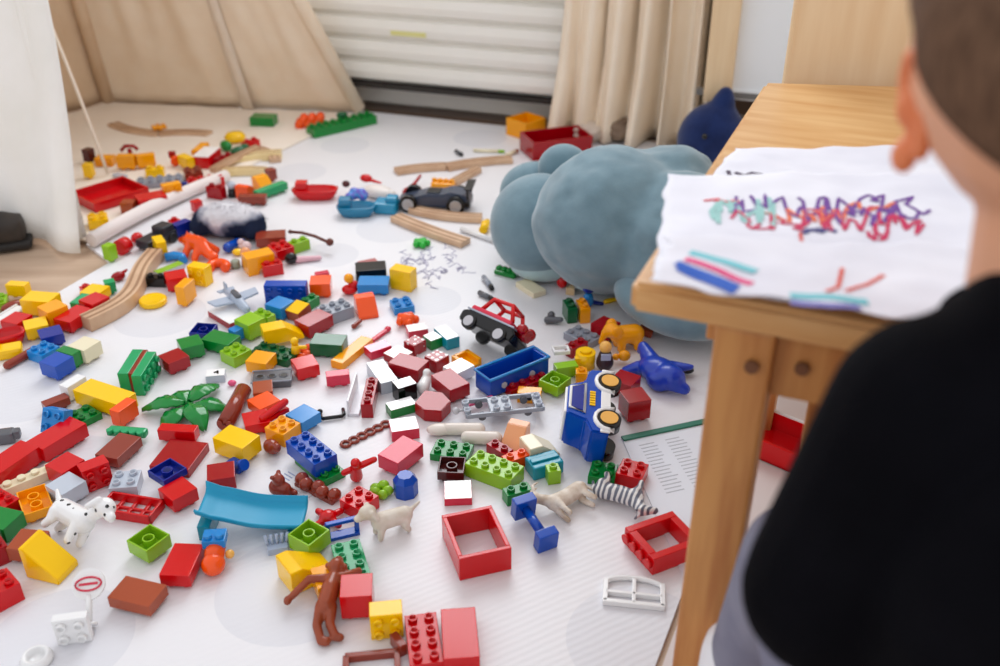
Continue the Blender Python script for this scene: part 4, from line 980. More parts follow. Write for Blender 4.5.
# black and red toy car, tipped on its side
def carb():
    t = empty('toy_car'); M = Matrix(((1, 0, 0, 0), (0, 0, -1, .026), (0, 1, 0, 0), (0, 0, 0, 1)))
    b = MB(); b.prism([(-.052, .010), (-.054, .026), (-.044, .030), (.046, .030), (.054, .022), (.052, .010)], 0, .052, M); bmesh.ops.bevel(b.bm, geom=b.bm.edges[:], offset=.002, segments=2, affect='EDGES'); mk('chassis', b, 'black', t)
    b = MB(); b.box((0, 0, .0315), (.094, .054, .003), .001); mk('silver_trim', b, mat('silver_trim', (170, 176, 190), .25, metal=.6), t)
    b = MB(); b.box((-.004, 0, .036), (.080, .048, .010), .004); mk('body', b, 'rose', t)
    b = MB()
    for s in (-1, 1): b.tube([(-.028, s * .019, .038), (-.018, s * .018, .062), (.018, s * .018, .064), (.034, s * .019, .040)], .0036, 8)
    for x, z in ((-.018, .062), (.018, .064)): b.tube([(x, -.018, z), (x, .018, z)], .0036, 8)
    mk('roll_cage', b, 'red', t)
    b = MB(); b.sph((.052, .010, .040), .010); b.sph((.050, -.010, .038), .009); b.cyl((.044, 0, .034), (.060, 0, .034), .010); mk('front_lamp', b, 'dred', t)
    for x in (-.030, .030):
        for s in (-1, 1):
            w = MB(); w.cyl((x, s * .020, .012), (x, s * .029, .012), .012, seg=24); w_ = mk('wheel', w, 'black', t)
            w = MB(); w.cyl((x, s * .029, .012), (x, s * .0305, .012), .0085, seg=20); mk('hubcap', w, 'silver', w_)
    return t
put(carb(), 493, 330, 66, 30, 'black and red toy car tipped on its side above the blue wagon', 'toy car', roll=-52, sc=.95)
# yellow ring/gear, grey brick, etc
B('grey', 3, 2, .6, 583, 338, 28, 14, 'grey studded brick left of the yellow toy animal')
b = MB(); b.cyl((0, 0, 0), (0, 0, .024), .014, seg=20); b.box((-.012, -.008, .010), (.008, .008, .020)); b.cyl((0, 0, .024), (0, 0, .028), .008)
obj('toy_barrel', b, 'yellow', 592, 358, 20, 0, 'yellow round drum brick above the police car', 'toy piece')
B('dred', 1, 2, .9, 576, 347, 14, 8, 'dark red brick end between the grey studded brick and the yellow drum')
B('gold', 1, 1, .9, 581, 374, 12, 0, 'small orange yellow brick below the yellow drum')
b = MB(); b.sph((0, 0, .006), (.012, .008, .006)); b.sph((.012, .003, .006), (.006, .005, .005)); obj('toy_piece', b, 'rust', 574, 388, 24, -6, 'reddish brown lump left of the police car bonnet', 'toy piece')
B('dred', 2, 2, 1.1, 604, 332, 20, -12, 'deep red brick behind the yellow toy animal', o='S')
b = MB(); b.chain([(-.010, 0, .018), (.012, 0, .020)], [.013, .012]); b.sph((.022, 0, .028), (.011, .010, .010)); b.cap((.030, 0, .026), (.036, 0, .012), .005, .003); b.sph((.018, .011, .030), (.008, .003, .009)); b.sph((.018, -.011, .030), (.008, .003, .009))
for x in (-.012, .010):
    for y in (-.008, .008): b.cap((x, y, .012), (x, y, .003), .006, .0055)
obj('toy_elephant', b, 'gold', 619, 334, -28, 4, 'yellow toy animal standing on the pile left of the table corner', 'toy animal', 'toy animals', z=.0, sc=1.15, mods=SOFT(.0016, 3))
t_ = empty('toy_figure'); b = MB(); b.cap((0, 0, .012), (0, 0, .022), .013, .010); mk('robe', b, mat('dark_robe', (48, 26, 34), .4), t_, mods=SOFT(.0016)); b = MB(); b.sph((0, 0, .036), .009); mk('head', b, 'flesh', t_); b = MB(); b.box((0, -.011, .026), (.014, .003, .010), .001); mk('printed_chest', b, mat('chest_print', (160, 170, 200), .4), t_)
put(t_, 612, 356, 24, 0, 'dark robed toy figure with a yellow head left of the deep blue piece', 'toy figure')
b = MB(); b.sph((0, 0, .008), (.009, .008, .008)); b.sph((-.012, 0, .006), .005); obj('toy_bell', b, 'gold', 627, 359, 20, 0, 'small round yellow knob in front of the dark robed figure', 'toy piece', z=.006)
# deep blue dragon/helmet
b = MB(); b.sph((0, 0, .018), (.030, .022, .018)); b.sph((.022, -.006, .020), (.024, .020, .018)); b.chain([(-.018, .008, .020), (-.042, .020, .030), (-.048, .02, .020)], [.014, .008, .004]); b.chain([(.030, -.010, .016), (.048, -.006, .012)], [.012, .008]); b.chain([(.010, .016, .020), (.034, .028, .026)], [.010, .004]); b.sph((.012, -.018, .014), (.018, .012, .014)); b.chain([(-.03, -.006, .012), (-.044, -.016, .006)], [.010, .006])
obj('toy_dragon', b, mat('deep_blue', (10, 56, 178), .3, coat=.2), 660, 366, 62, 28, 'deep blue crouching toy creature beside the plush and the table leg', 'toy animal', 'toy animals', mods=SOFT(.002, 3))
b = MB(); b.sph((0, 0, .006), (.012, .008, .006)); obj('toy_piece', b, 'black', 681, 372, 16, 4, 'small black piece behind the deep blue creature', 'toy piece', z=.004)
b = MB(); b.box((0, 0, .006), (.022, .016, .012), .003, rot=(0, .2, 0)); obj('toy_piece', b, 'brown', 646, 331, 22, 4, 'brown block end behind the deep blue creature under the table edge', 'toy piece')
B('dred', 2, 2, 1, 625, 385, 24, 8, 'deep red brick behind the red brick beside the police car', o='S')
B('dred', 2, 2, 1.5, 627, 407, 28, -5, 'wine red cube brick right of the police car hubcaps', o='S')
B('red', 2, 2, .9, 625, 472, 24, 6, 'red studded brick at the corner of the printed sheet')
B('green', 2, 2, .6, 600, 478, 24, 4, 'green flat brick below the police car')
b = MB(); b.box((0, 0, .009), (.040, .026, .018), .002); b.box((0, .0, .019), (.036, .008, .003), .001)
obj('toy_brick', b, 'teal', 553, 466, 36, -10, 'teal block below the cream sloped brick', 'toy brick', BG)
B('lime', 1, 1, 1, 561, 470, 14, -2, 'small lime brick in front of the teal block')
TOYS[-1]['fix'] = False
# blue post
t_ = empty('toy_post'); b = MB(); b.box((0, 0, .006), (.024, .024, .012), .001); mk('foot', b, 'blue', t_); b = MB(); b.box((0, 0, .058), (.026, .026, .012), .001); mk('top_plate', b, 'blue', t_); b = MB(); b.cyl((0, 0, .012), (0, 0, .052), .0055); mk('shaft', b, 'blue', t_)
put(t_, 542, 518, 26, -9, 'blue toy post with square ends lying on the mat', 'toy post', roll=-82)
B('green', 1, 2, .8, 519, 494, 10, 14, 'green brick end behind the blue toy post')
# zebra, goat
def quad(mt, nm, px, py, dx, dy, lab, s=1, roll=0, horn=False):
    b = MB(); k = s
    b.chain([(-.028 * k, 0, .036 * k), (0, 0, .034 * k), (.026 * k, 0, .038 * k)], [.013 * k, .0135 * k, .013 * k])
    b.chain([(.028 * k, 0, .042 * k), (.042 * k, 0, .060 * k)], [.010 * k, .0075 * k]); b.chain([(.042 * k, 0, .062 * k), (.060 * k, 0, .054 * k)], [.0085 * k, .0055 * k])
    for y in (-1, 1):
        b.chain([(.024 * k, y * .008 * k, .030 * k), (.026 * k, y * .009 * k, .016 * k), (.025 * k, y * .009 * k, .003 * k)], [.0075 * k, .0045 * k, .0045 * k])
        b.chain([(-.028 * k, y * .008 * k, .032 * k), (-.024 * k, y * .009 * k, .018 * k), (-.030 * k, y * .009 * k, .003 * k)], [.0095 * k, .0050 * k, .0045 * k])
        b.cap((.040 * k, y * .005 * k, .068 * k), (.036 * k, y * .008 * k, .076 * k), .003 * k, .002 * k)
        if horn: b.chain([(.042 * k, y * .004 * k, .068 * k), (.034 * k, y * .006 * k, .080 * k), (.022 * k, y * .007 * k, .080 * k)], [.003 * k, .0026 * k, .0018 * k])
    b.chain([(-.040 * k, 0, .040 * k), (-.046 * k, 0, .020 * k)], [.003 * k, .0025 * k])
    return obj(nm, b, mt, px, py, dx, dy, lab, 'toy animal', 'toy animals', roll=roll, mods=SOFT(.0015, 2))
quad(zebram, 'toy_zebra', 616, 493, 62, 16, 'striped toy zebra lying on its side in front of the printed sheet', .76, 84)
quad(noisy('goat_beige', (232, 222, 208), (190, 170, 148), 70, .5), 'toy_goat', 568, 502, -50, 30, 'cream and tan toy goat lying beside the zebra', .72, 80, True)
# window arch
t_ = empty('toy_window_arch'); b = MB()
b.box((0, -.017, .003), (.062, .005, .006)).box((-.029, -.002, .003), (.005, .032, .006)).box((.029, -.002, .003), (.005, .032, .006)).box((0, 0, .003), (.004, .034, .006)).box((0, -.004, .003), (.058, .0035, .006))
b.tube([(.029 * math.cos(a), .010 + .010 * math.sin(a), .003) for a in [R(k * 15) for k in range(13)]], .003, 8)
mk('frame', b, 'white', t_); put(t_, 634, 591, 50, 5, 'white arched toy window lying at the mat edge beside the table leg', 'toy window')
# printed sheet
A_, B_, C_, D_ = G(622, 440), G(712, 421), G(742, 545), G(690, 592)
t_ = empty('booklet', (A_.x, A_.y, 0)); 
def rel(p, z): q = p - A_; return (q.x, q.y, z)
b = MB(); b.prism([rel(A_, 0)[:2], rel(B_, 0)[:2], rel(C_, 0)[:2], rel(D_, 0)[:2]], .0004, .0016); mk('page', b, mat('page_white', (226, 230, 238), .5), t_)
b = MB(); v = (B_ - A_).normalized(); n_ = Vector((-v.y, v.x, 0)); b.box(rel((A_ + B_) / 2 + n_ * -.001, .0025), ((B_ - A_).length, .009, .003), .0005, (0, 0, math.atan2(v.y, v.x))); mk('spine', b, mat('spine_green', (22, 112, 88), .45), t_, 'green spine strip')
b = MB(); rr = random.Random(3); w = (D_ - A_).normalized(); 
for col_ in range(2):
    for k in range(15):
        p0 = A_ + v * (.018 + col_ * .036 + k * .0004) + w * (.020 + k * .0068) ; ln = .026 * rr.uniform(.7, 1)
        b.box(rel(p0 + v * ln / 2, .0018), (ln, .0016, .0002), 0, (0, 0, math.atan2(v.y, v.x)))
mk('printed_lines', b, mat('grey_print', (192, 196, 204), .6), t_, 'columns of small grey printing')
tag(t_, 'open white booklet with grey printed columns and a green spine under the table', 'booklet')
A2, B2, C2, D2 = G(768, 420), G(800, 452), G(786, 462), G(752, 470)
t_ = empty('toy_tray', ((A2.x + C2.x) / 2, (A2.y + C2.y) / 2 - .02, 0), R(-40)); b = MB(); b.box((0, 0, .002), (.09, .07, .004)).box((0, .033, .014), (.09, .004, .028)).box((0, -.033, .014), (.09, .004, .028)).box((.043, 0, .014), (.004, .07, .028)).box((-.043, 0, .014), (.004, .07, .028)); mk('tray', b, 'red', t_)
b = MB(); b.box((0, .033, .0285), (.09, .004, .002), 0); mk('rim', b, 'white', t_); tag(t_, 'red toy tray with a pale rim behind the table leg', 'toy tray')
# ================= middle rows
b = MB(); pts = []
for k in range(21):
    t = k / 20; x = 87 + (157 - 87) * t; y = 330 - 70 * t - 0; x += 14 * math.sin(math.pi * t * 1.0) * (1 if t > .5 else 1) ; p = G(x + 6 * math.sin(t * math.pi * 2), y); pts.append(p)
def track_mesh(pts, w=.030, h=.011, z0=.0, m_=None):
    c = sum(pts, Vector()) / len(pts); b = MB(); b.ribbon([p - c for p in pts], w, h, z0)
    bmesh.ops.bevel(b.bm, geom=[e for e in b.bm.edges if e.calc_length() > .0], offset=.0008, segments=1, affect='EDGES')
    t = mk('toy_rail', b, m_ or track); g = MB()
    for s in (-1, 1):
        off = []
        for i, p in enumerate(pts):
            d = (pts[min(i + 1, len(pts) - 1)] - pts[max(i - 1, 0)]); d.z = 0; d.normalize(); off.append(p - c + Vector((d.y, -d.x, 0)) * s * w * .24)
        g.ribbon(off, .0045, .0004, z0 + h - .0001)
    mk('groove', g, noisy('track_groove', (150, 112, 82), (164, 126, 94), 20, .6), t)
    t.location = (c.x, c.y, .0005); return t
TG = 'wooden toy rails'
palew = noisy('pale_rail_wood', (232, 208, 150), (238, 218, 166), 30, .5)
def TRK(ends, bend, lab, w=.030, z=0, h=.011, m_=None):
    (x0, y0), (x1, y1) = ends; a, b_ = G(x0, y0, z), G(x1, y1, z); d = b_ - a; n = Vector((-d.y, d.x, 0)).normalized()
    pts = [a + d * (k / 12) + n * bend * 4 * (k / 12) * (1 - k / 12) for k in range(13)]
    t = track_mesh(pts, w, h, 0, m_); t.location.z = z + .0005; tag(t, lab, 'toy rail', TG)
    m = (a + b_) / 2; TOYS.append(dict(o=t, c=Vector((m.x, m.y)), yaw=math.atan2(d.y, d.x), hx=d.length / 2, hy=w / 2 + abs(bend) * .4, z0=z, z1=z + h, m=Vector((0, 0)), fix=True, pz=z)); return t
o = track_mesh(pts, .026, .022); tag(o, 'curved wooden rail standing beside the tent flap among the yellow bricks', 'toy rail', TG)
for i_ in range(0, 20, 4):
    a = pts[i_]; b_ = pts[min(20, i_ + 4)]; m = (a + b_) / 2; d = b_ - a
    TOYS.append(dict(o=o, c=Vector((m.x, m.y)), yaw=math.atan2(d.y, d.x), hx=d.length / 2, hy=.012, z0=0, z1=.02, m=Vector((0, 0)), fix=True, pz=0))
TRK([(396, 174), (446, 169)], .006, 'short straight wooden rail behind the dark racing car', .026)
TRK([(446, 170), (512, 162)], .008, 'wooden rail joined on towards the plush ear', .028)
TRK([(452, 186), (478, 172)], .0, 'short wooden rail piece right of the yellow engine part', .02)
TRK([(412, 212), (482, 221)], -.010, 'curved wooden rail just below the racing car wheels', .026)
TRK([(396, 220), (466, 246)], -.004, 'straight wooden rail nearest the green star piece', .028)
TRK([(114, 127), (160, 137)], -.012, 'wavy wooden rail inside the tent, left half', .030)
TRK([(160, 137), (210, 137)], .010, 'curved wooden rail inside the tent, right half', .030)
TRK([(213, 173), (258, 150)], .004, 'narrow wooden rail leaning over the pile at the tent edge', .016, z=.012)
TRK([(258, 152), (276, 163)], .008, 'short bent wooden rail at the top of the tent pile', .024, z=.0)
TRK([(224, 166), (282, 158)], .01, 'pale yellowish wooden rail across the tent pile', .028, h=.016, m_=palew)
TRK([(222, 176), (266, 175)], .008, 'pale yellowish wooden rail in front of the other pale rail', .024, h=.014, m_=palew)
# star
b = MB(); b.cyl((0, 0, .001), (0, 0, .012), .010, .009, seg=12)
for k in range(5): b.sph((.011 * math.cos(k * 1.257), .011 * math.sin(k * 1.257), .006), (.006, .006, .006), 10, 8)
obj('toy_flower', b, mat('bright_green', (20, 176, 50), .25, coat=.2), 422, 243, 14, 0, 'small bright green flower piece alone on the mat', 'toy piece')
# markers
def marker(c, cap_, L_, px, py, dx, dy, lab, r=.0045):
    t = empty('marker_pen'); b = MB(); b.cyl((-L_ / 2, 0, r), (L_ * .3, 0, r), r, seg=14); mk('barrel', b, c, t); b = MB(); b.cyl((L_ * .3, 0, r), (L_ / 2, 0, r), r * 1.05, r * .8, seg=14); mk('cap', b, cap_, t)
    return put(t, px, py, dx, dy, lab, 'marker pen', 'marker pens on the mat')
marker('white', 'black', .11, 484, 237, 38, 13, 'white marker pen with a black cap beside the plush')
marker('grey', 'black', .045, 488, 283, 12, 16, 'grey capped marker stub pointing at the black toy car')
marker('dgrey', 'black', .032, 486, 296, 12, 6, 'short dark marker cap just above the black toy car')
marker('dgrey', 'black', .028, 459, 153, 10, 6, 'tiny black marker cap behind the wooden rails')
marker('cream', 'lime', .070, 489, 151, 28, 1, 'slim pale green crayon behind the wooden rails', .0035)
marker('cream', 'brown', .040, 512, 153, 14, -6, 'short brown tipped pencil beside the plush ear')
# under plush
b = MB(); b.box((0, 0, .004), (.040, .020, .008), .002)
for k in range(4): b.sph((-.015 + k * .010, 0, .009), (.006, .007, .005), 10, 8)
obj('foliage_piece', b, 'green', 507, 271, 30, 8, 'bushy green plate just below the plush', 'toy plant')
b = MB(); b.sph((0, 0, .009), (.012, .010, .009)); b.sph((.008, 0, .012), (.007, .006, .006)); obj('toy_piece', b, 'dgreen', 535, 277, 12, 2, 'dark green rounded piece under the plush edge', 'toy piece')
b = MB(); b.cyl((0, 0, 0), (0, 0, .012), .005); obj('toy_piece', b, 'black', 516, 263, 6, 0, 'small black peg under the left lobe of the plush', 'toy piece')
TILE('cream', None, .048, .024, .009, 531, 288, 26, 17, 'cream flat wooden slab in front of the plush')
b = MB(); b.sph((0, 0, .010), (.009, .008, .010)); b.sph((0, 0, .022), .006); obj('toy_figure', b, 'red', 562, 280, 14, 4, 'small red figure under the plush edge', 'toy figure')
b = MB(); b.prism([(-.007, -.01), (.007, -.01), (0, .012)], 0, .012); obj('toy_piece', b, 'tan', 572, 289, 12, 2, 'tan triangular block above the green and yellow brick', 'toy piece')
B('dgreen', 1, 2, 1.3, 570, 310, 10, -1, 'dark green half of the green and yellow brick pair', o='u')
B('gold', 1, 2, 1.3, 583, 310, 12, -1, 'yellow half of the green and yellow brick pair', o='u')
t_ = empty('toy_figure'); b = MB(); b.cap((0, 0, .012), (0, 0, .020), .009, .008); mk('body', b, 'sky', t_, mods=SOFT(.0015)); b = MB(); b.sph((0, 0, .036), (.010, .010, .009)); mk('hat', b, 'navy', t_); b = MB(); b.cap((.008, 0, .010), (.024, .004, .004), .004, .003); mk('arm', b, 'navy', t_)
put(t_, 594, 295, 26, -2, 'blue toy figure in a navy hat under the plush', 'toy figure')
b = MB(); b.cap((-.014, 0, .005), (.014, 0, .006), .004, .0035); obj('toy_piece', b, 'yellow', 613, 300, 20, -4, 'thin yellow tool piece right of the blue toy figure', 'toy piece')
b = MB(); b.cap((-.010, 0, .005), (.010, 0, .008), .006, .004); b.sph((-.006, .008, .010), .006); obj('toy_piece', b, 'dgrey', 554, 318, 20, 2, 'dark grey small machine part alone above the toy car', 'toy piece')
# racing car
def racing():
    t = empty('toy_racing_car'); M = Matrix(((1, 0, 0, 0), (0, 0, -1, .022), (0, 1, 0, 0), (0, 0, 0, 1))); grey = mat('car_slate', (62, 72, 92), .3, coat=.3)
    b = MB(); b.prism([(-.072, .008), (-.074, .016), (-.040, .026), (-.014, .034), (.018, .034), (.030, .040), (.062, .034), (.070, .026), (.070, .008)], 0, .044, M); bmesh.ops.bevel(b.bm, geom=b.bm.edges[:], offset=.003, segments=2, affect='EDGES'); mk('body', b, grey, t)
    b = MB(); b.box((-.002, 0, .0345), (.026, .026, .004), .001); mk('cockpit', b, 'black', t)
    b = MB()
    for s in (-1, 1): b.box((.066, s * .020, .038), (.005, .003, .024))
    b.box((.068, 0, .050), (.016, .052, .003)); mk('spoiler', b, 'black', t)
    b = MB(); b.box((.060, 0, .018), (.020, .046, .012), .003); mk('rear_guard', b, 'black', t)
    for x, r in ((-.048, .0165), (.044, .0175)):
        for s in (-1, 1):
            w = MB(); w.cyl((x, s * .020, r), (x, s * .033, r), r, seg=26); w_ = mk('wheel', w, 'black', t); w = MB(); w.lathe([(.0115, 0), (.0115, .0015), (.0095, .0015), (.008, .0004), (.004, .001)], 20, Matrix.Translation((x, s * .0328, r)) @ Matrix.Rotation(R(90 if s < 0 else -90), 4, 'X')); mk('rim', w, mat('rim_silver', (190, 190, 192), .3, metal=.5), w_)
    return t
put(racing(), 433, 197, 84, 4, 'dark slate grey toy racing car with silver rims on the wooden rails', 'toy car', z=.0)
b = MB(); b.chain([(-.030, 0, .006), (.004, 0, .010), (.030, .0, .020)], [.005, .004, .003]); b.sph((-.02, 0, .006), (.010, .008, .006)); obj('toy_lever', b, 'dred', 412, 185, 26, -16, 'dark red toy crane arm behind the racing car nose', 'toy piece')
b = MB(); b.box((0, 0, .008), (.046, .026, .016), .003)
for k in range(4): b.cyl((-.018 + k * .012, 0, .016), (-.018 + k * .012, 0, .021), .0048, seg=10)
obj('toy_engine_part', b, 'gold', 443, 184, 26, 2, 'knobbly yellow engine part behind the racing car', 'toy piece')
b = MB(); b.tube([(-.016, .006, .008), (-.006, 0, .010), (.006, -.002, .010), (.018, -.008, .008)], .0078, 10); obj('toy_hook', b, 'yellow', 485, 226, 8, 20, 'curved yellow piece touching the plush', 'toy piece')
# boats
def boat(c, L_, W_):
    t = empty('toy_boat'); b = MB()
    def pr(k): return L_ / 2
    out = []; n = 20
    for k in range(n):
        a = 2 * math.pi * k / n; out.append((L_ / 2 * math.copysign(abs(math.cos(a)) ** .7, math.cos(a)), W_ / 2 * math.copysign(abs(math.sin(a)) ** .6, math.sin(a))))
    inn = [(x * .9, y * .85) for x, y in out]
    rings = [[(x * .72, y * .72, 0) for x, y in out], [(x * .9, y * .9, .010) for x, y in out], [(x, y, .020) for x, y in out], [(x, y, .022) for x, y in inn], [(x * .85, y * .85, .006) for x, y in inn]]
    V = [[b.bm.verts.new(p) for p in r_] for r_ in rings]
    for A, Bq in zip(V, V[1:]):
        for k in range(n): f = b.bm.faces.new((A[k], A[(k + 1) % n], Bq[(k + 1) % n], Bq[k])); f.smooth = True
    b.bm.faces.new(V[0]); b.bm.faces.new(V[-1]); mk('hull', b, c, t)
    b = MB(); b.box((-L_ * .28, 0, .022), (.022, .022, .026), .001); mk('cabin', b, c, t)
    return t
put(boat('red', .092, .044), 315, 190, 44, 0, 'red toy boat with a square cabin on the open mat near the tent', 'toy boat')
t_ = boat(mat('boat_teal', (14, 120, 160), .25, coat=.2), .075, .046); put(t_, 362, 206, 50, 0, 'teal toy boat carrying a purple glittery lump left of the racing car', 'toy boat')
b = MB()
for k in range(9): b.sph((random.uniform(-.018, .018), random.uniform(-.01, .01), .010 + random.uniform(0, .008)), (.010, .009, .009), 12, 8)
obj('glitter_piece', b, noisy('purple_glitter', (110, 60, 190), (60, 150, 220), 120, .25, spec=.8), 356, 196, 20, 0, 'purple and blue glittery lump on the teal toy boat', 'toy piece', z=.016, mods=SOFT(.0022, 2))
b = MB(); b.box((0, 0, .010), (.040, .034, .020), .004); b.box((.01, 0, .024), (.02, .02, .010), .003); obj('toy_brick', b, mat('boat_cyan', (20, 140, 180), .25, coat=.2), 382, 205, 30, 2, 'bright teal block between the toy boat and the racing car', 'toy brick', BG)
b = MB(); b.sph((0, 0, .012), (.034, .020, .012)); b.cap((-.02, .004, .010), (.03, 0, .010), .010); obj('toy_sled', b, mat('sled_white', (228, 220, 214), .4), 382, 190, 44, 8, 'white rounded toy sled behind the teal block', 'toy piece')
b = MB(); b.sph((0, 0, .006), (.013, .010, .008)); b.cap((.008, 0, .004), (.036, -.006, .003), .004, .002); obj('toy_hat', b, 'red', 369, 181, 40, 6, 'red rounded cap piece on the white toy sled', 'toy piece', z=.018)
b = MB(); b.sph((0, 0, .007), (.008, .008, .007)); obj('round_bead', b, 'dbrown', 346, 184, 10, 0, 'dark brown round head piece above the glittery lump', 'toy piece', z=.018)
# fur hat
def furmat():
    m = mat('grey_fur', (206, 204, 212), .95, .05); nt, bs = nodes(m)
    tc = nn(nt, 'ShaderNodeTexCoord'); sp = nn(nt, 'ShaderNodeSeparateXYZ'); nt.links.new(tc.outputs['Object'], sp.inputs[0])
    def M_(op, a, b_): 
        n = nn(nt, 'ShaderNodeMath', operation=op)
        for i, v in enumerate((a, b_)):
            if isinstance(v, (int, float)): n.inputs[i].default_value = v
            elif v is not None: nt.links.new(v, n.inputs[i])
        return n.outputs[0]
    ax = M_('MULTIPLY', M_('ABSOLUTE', sp.outputs[0], None), 13.0); lowz = M_('MULTIPLY', sp.outputs[2], -16.0); fy = M_('MULTIPLY', sp.outputs[1], -7.0)
    nz = nn(nt, 'ShaderNodeTexNoise'); nz.inputs['Scale'].default_value = 28; nt.links.new(tc.outputs['Object'], nz.inputs[0])
    s_ = M_('ADD', M_('ADD', M_('ADD', ax, lowz), fy), M_('MULTIPLY', nz.outputs['Fac'], 1.2))
    cr = nn(nt, 'ShaderNodeValToRGB'); e = cr.color_ramp.elements; e[0].position = .30; e[1].position = .78; e[0].color = (*lin((214, 212, 216)), 1); e[1].color = (*lin((36, 44, 66)), 1)
    x = cr.color_ramp.elements.new(.55); x.color = (*lin((138, 142, 158)), 1)
    nt.links.new(s_, cr.inputs[0]); nt.links.new(cr.outputs[0], bs.inputs['Base Color']); return m
b = MB(); b.sph((0, 0, .030), (.068, .040, .030), 40, 24); b.sph((-.05, -.006, .020), (.022, .03, .02)); b.sph((.05, -.004, .020), (.02, .03, .02))
t_ = mk('fur_hat', b, furmat(), mods=SOFT(.004, 3)); o = put(t_, 231, 222, 74, 6, 'fluffy grey and white fur toy with dark blue ends', 'fur toy')
b = MB(); rr = random.Random(2)
for k in range(1500):
    a, e = rr.uniform(0, 6.283), rr.uniform(.0, 1.4); p = Vector((.066 * math.cos(a) * math.cos(e), .039 * math.sin(a) * math.cos(e), .030 + .029 * math.sin(e))); nrm = Vector((p.x / .068, p.y / .04, (p.z - .03) / .03)).normalized()
    q = p + nrm * rr.uniform(.004, .009) + Vector((rr.uniform(-.004, .004), rr.uniform(-.004, .004), rr.uniform(-.005, 0))); s_v = Vector((rr.uniform(-1, 1), rr.uniform(-1, 1), 0)).normalized() * .0008
    f = b.bm.faces.new([b.bm.verts.new(p + s_v), b.bm.verts.new(p - s_v), b.bm.verts.new(q)])
mk('fur', b, MATS['grey_fur'], o, norm=False)['kind'] = 'stuff'
# fish and figures round the fur
b = MB(); b.cap((-.012, 0, .008), (.010, 0, .010), .008, .009); b.prism([(-.028, -.010), (-.028, .010), (-.014, 0)], .004, .012); obj('toy_fish', b, 'blue', 229, 243, -28, 20, 'blue toy fish just below the fur toy', 'toy animal', 'toy animals')
b = MB(); b.sph((0, 0, .009), (.012, .009, .009)); b.sph((-.006, 0, .017), .006); obj('toy_lamb', b, mat('pinkish_white', (222, 196, 196), .4), 244, 245, 12, 0, 'pinkish white small animal beside the blue fish', 'toy animal', 'toy animals')
B('rust', 3, 2, .8, 266, 239, 28, -2, 'dark red brown brick above the yellow arch brick', o='S')
B('red', 2, 2, 1, 281, 250, 20, -6, 'red brick right of the yellow arch brick')
b = MB(); M = Matrix(((1, 0, 0, 0), (0, 0, -1, .014), (0, 1, 0, 0), (0, 0, 0, 1))); arch = [(-.022, 0), (-.022, .030), (.022, .030), (.022, .016)] + [(.022 - .002 - .026 * math.sin(a), .016 - .016 * (1 - math.cos(a)) ) for a in [R(k * 15) for k in range(1, 7)]] + [(-.008, 0)]
b.prism(arch, 0, .028, M); obj('arch_brick', b, 'gold', 258, 261, 22, -5, 'yellow arch brick below the fur toy', 'toy brick', BG)
B('red', 2, 1, 1, 272, 267, 17, -3, 'small red brick under the yellow arch brick')
t_ = empty('toy_figure'); b = MB(); b.cyl((0, 0, 0), (0, 0, .018), .010, .008); mk('body', b, 'brown', t_); b = MB(); b.sph((0, 0, .025), .009); mk('head', b, 'peach', t_)
put(t_, 240, 258, 14, 0, 'brown toy figure with a peach head left of the yellow arch brick', 'toy figure')
b = MB(); b.sph((0, 0, .006), (.010, .008, .006)); obj('toy_piece', b, 'yellow', 232, 252, 12, 0, 'small yellow cap piece beside the brown toy figure', 'toy piece')
# twig and lime
b = MB(); b.tube([(-.045, 0, .006), (-.02, .002, .009), (.01, 0, .010), (.042, -.002, .006)], .0028, 8); b.sph((.045, -.002, .007), .007, 10, 8); b.sph((-.046, 0, .006), .004, 8, 6)
obj('toy_stick', b, noisy('twig_brown', (90, 42, 34), (110, 56, 44), 40, .5), 305, 239, 42, 11, 'thin brown stick with a knob end across the small lime brick', 'toy piece', z=.012)
B('lime', 2, 1, .9, 303, 242, 16, -5, 'small lime brick under the thin brown stick')
t_ = empty('toy_doll'); b = MB(); b.cap((-.018, 0, .006), (.020, 0, .005), .006, .004); mk('body', b, mat('doll_pink', (226, 180, 190), .5), t_); b = MB(); b.sph((-.028, 0, .010), (.011, .010, .010)); mk('hair', b, 'black', t_)
put(t_, 303, 257, 36, -4, 'pale pink toy doll with black hair lying below the stick', 'toy doll')
# airplane and book
t_ = empty('toy_plane'); m = mat('plane_grey', (168, 180, 198), .35); b = MB(); b.chain([(-.034, 0, .012), (0, 0, .016), (.040, 0, .010)], [.005, .009, .006]); mk('fuselage', b, m, t_); b = MB(); b.prism([(-.012, -.040), (.008, -.036), (.016, 0), (.008, .036), (-.012, .040), (-.008, 0)], .012, .015); mk('wing', b, m, t_); b = MB(); b.prism([(-.036, -.014), (-.028, -.012), (-.026, .012), (-.036, .014)], .013, .015); b.box((-.032, 0, .020), (.012, .002, .014)); mk('tail', b, m, t_); b = MB(); b.cap((-.002, 0, .022), (.014, 0, .021), .005); mk('canopy', b, 'dgrey', t_)
put(t_, 241, 299, 36, 30, 'pale grey toy airplane resting on the white box lid', 'toy airplane', z=.012)
TILE('dred', 'white', .060, .046, .010, 232, 315, 44, 26, 'white topped flat box with dark red sides under the toy airplane')
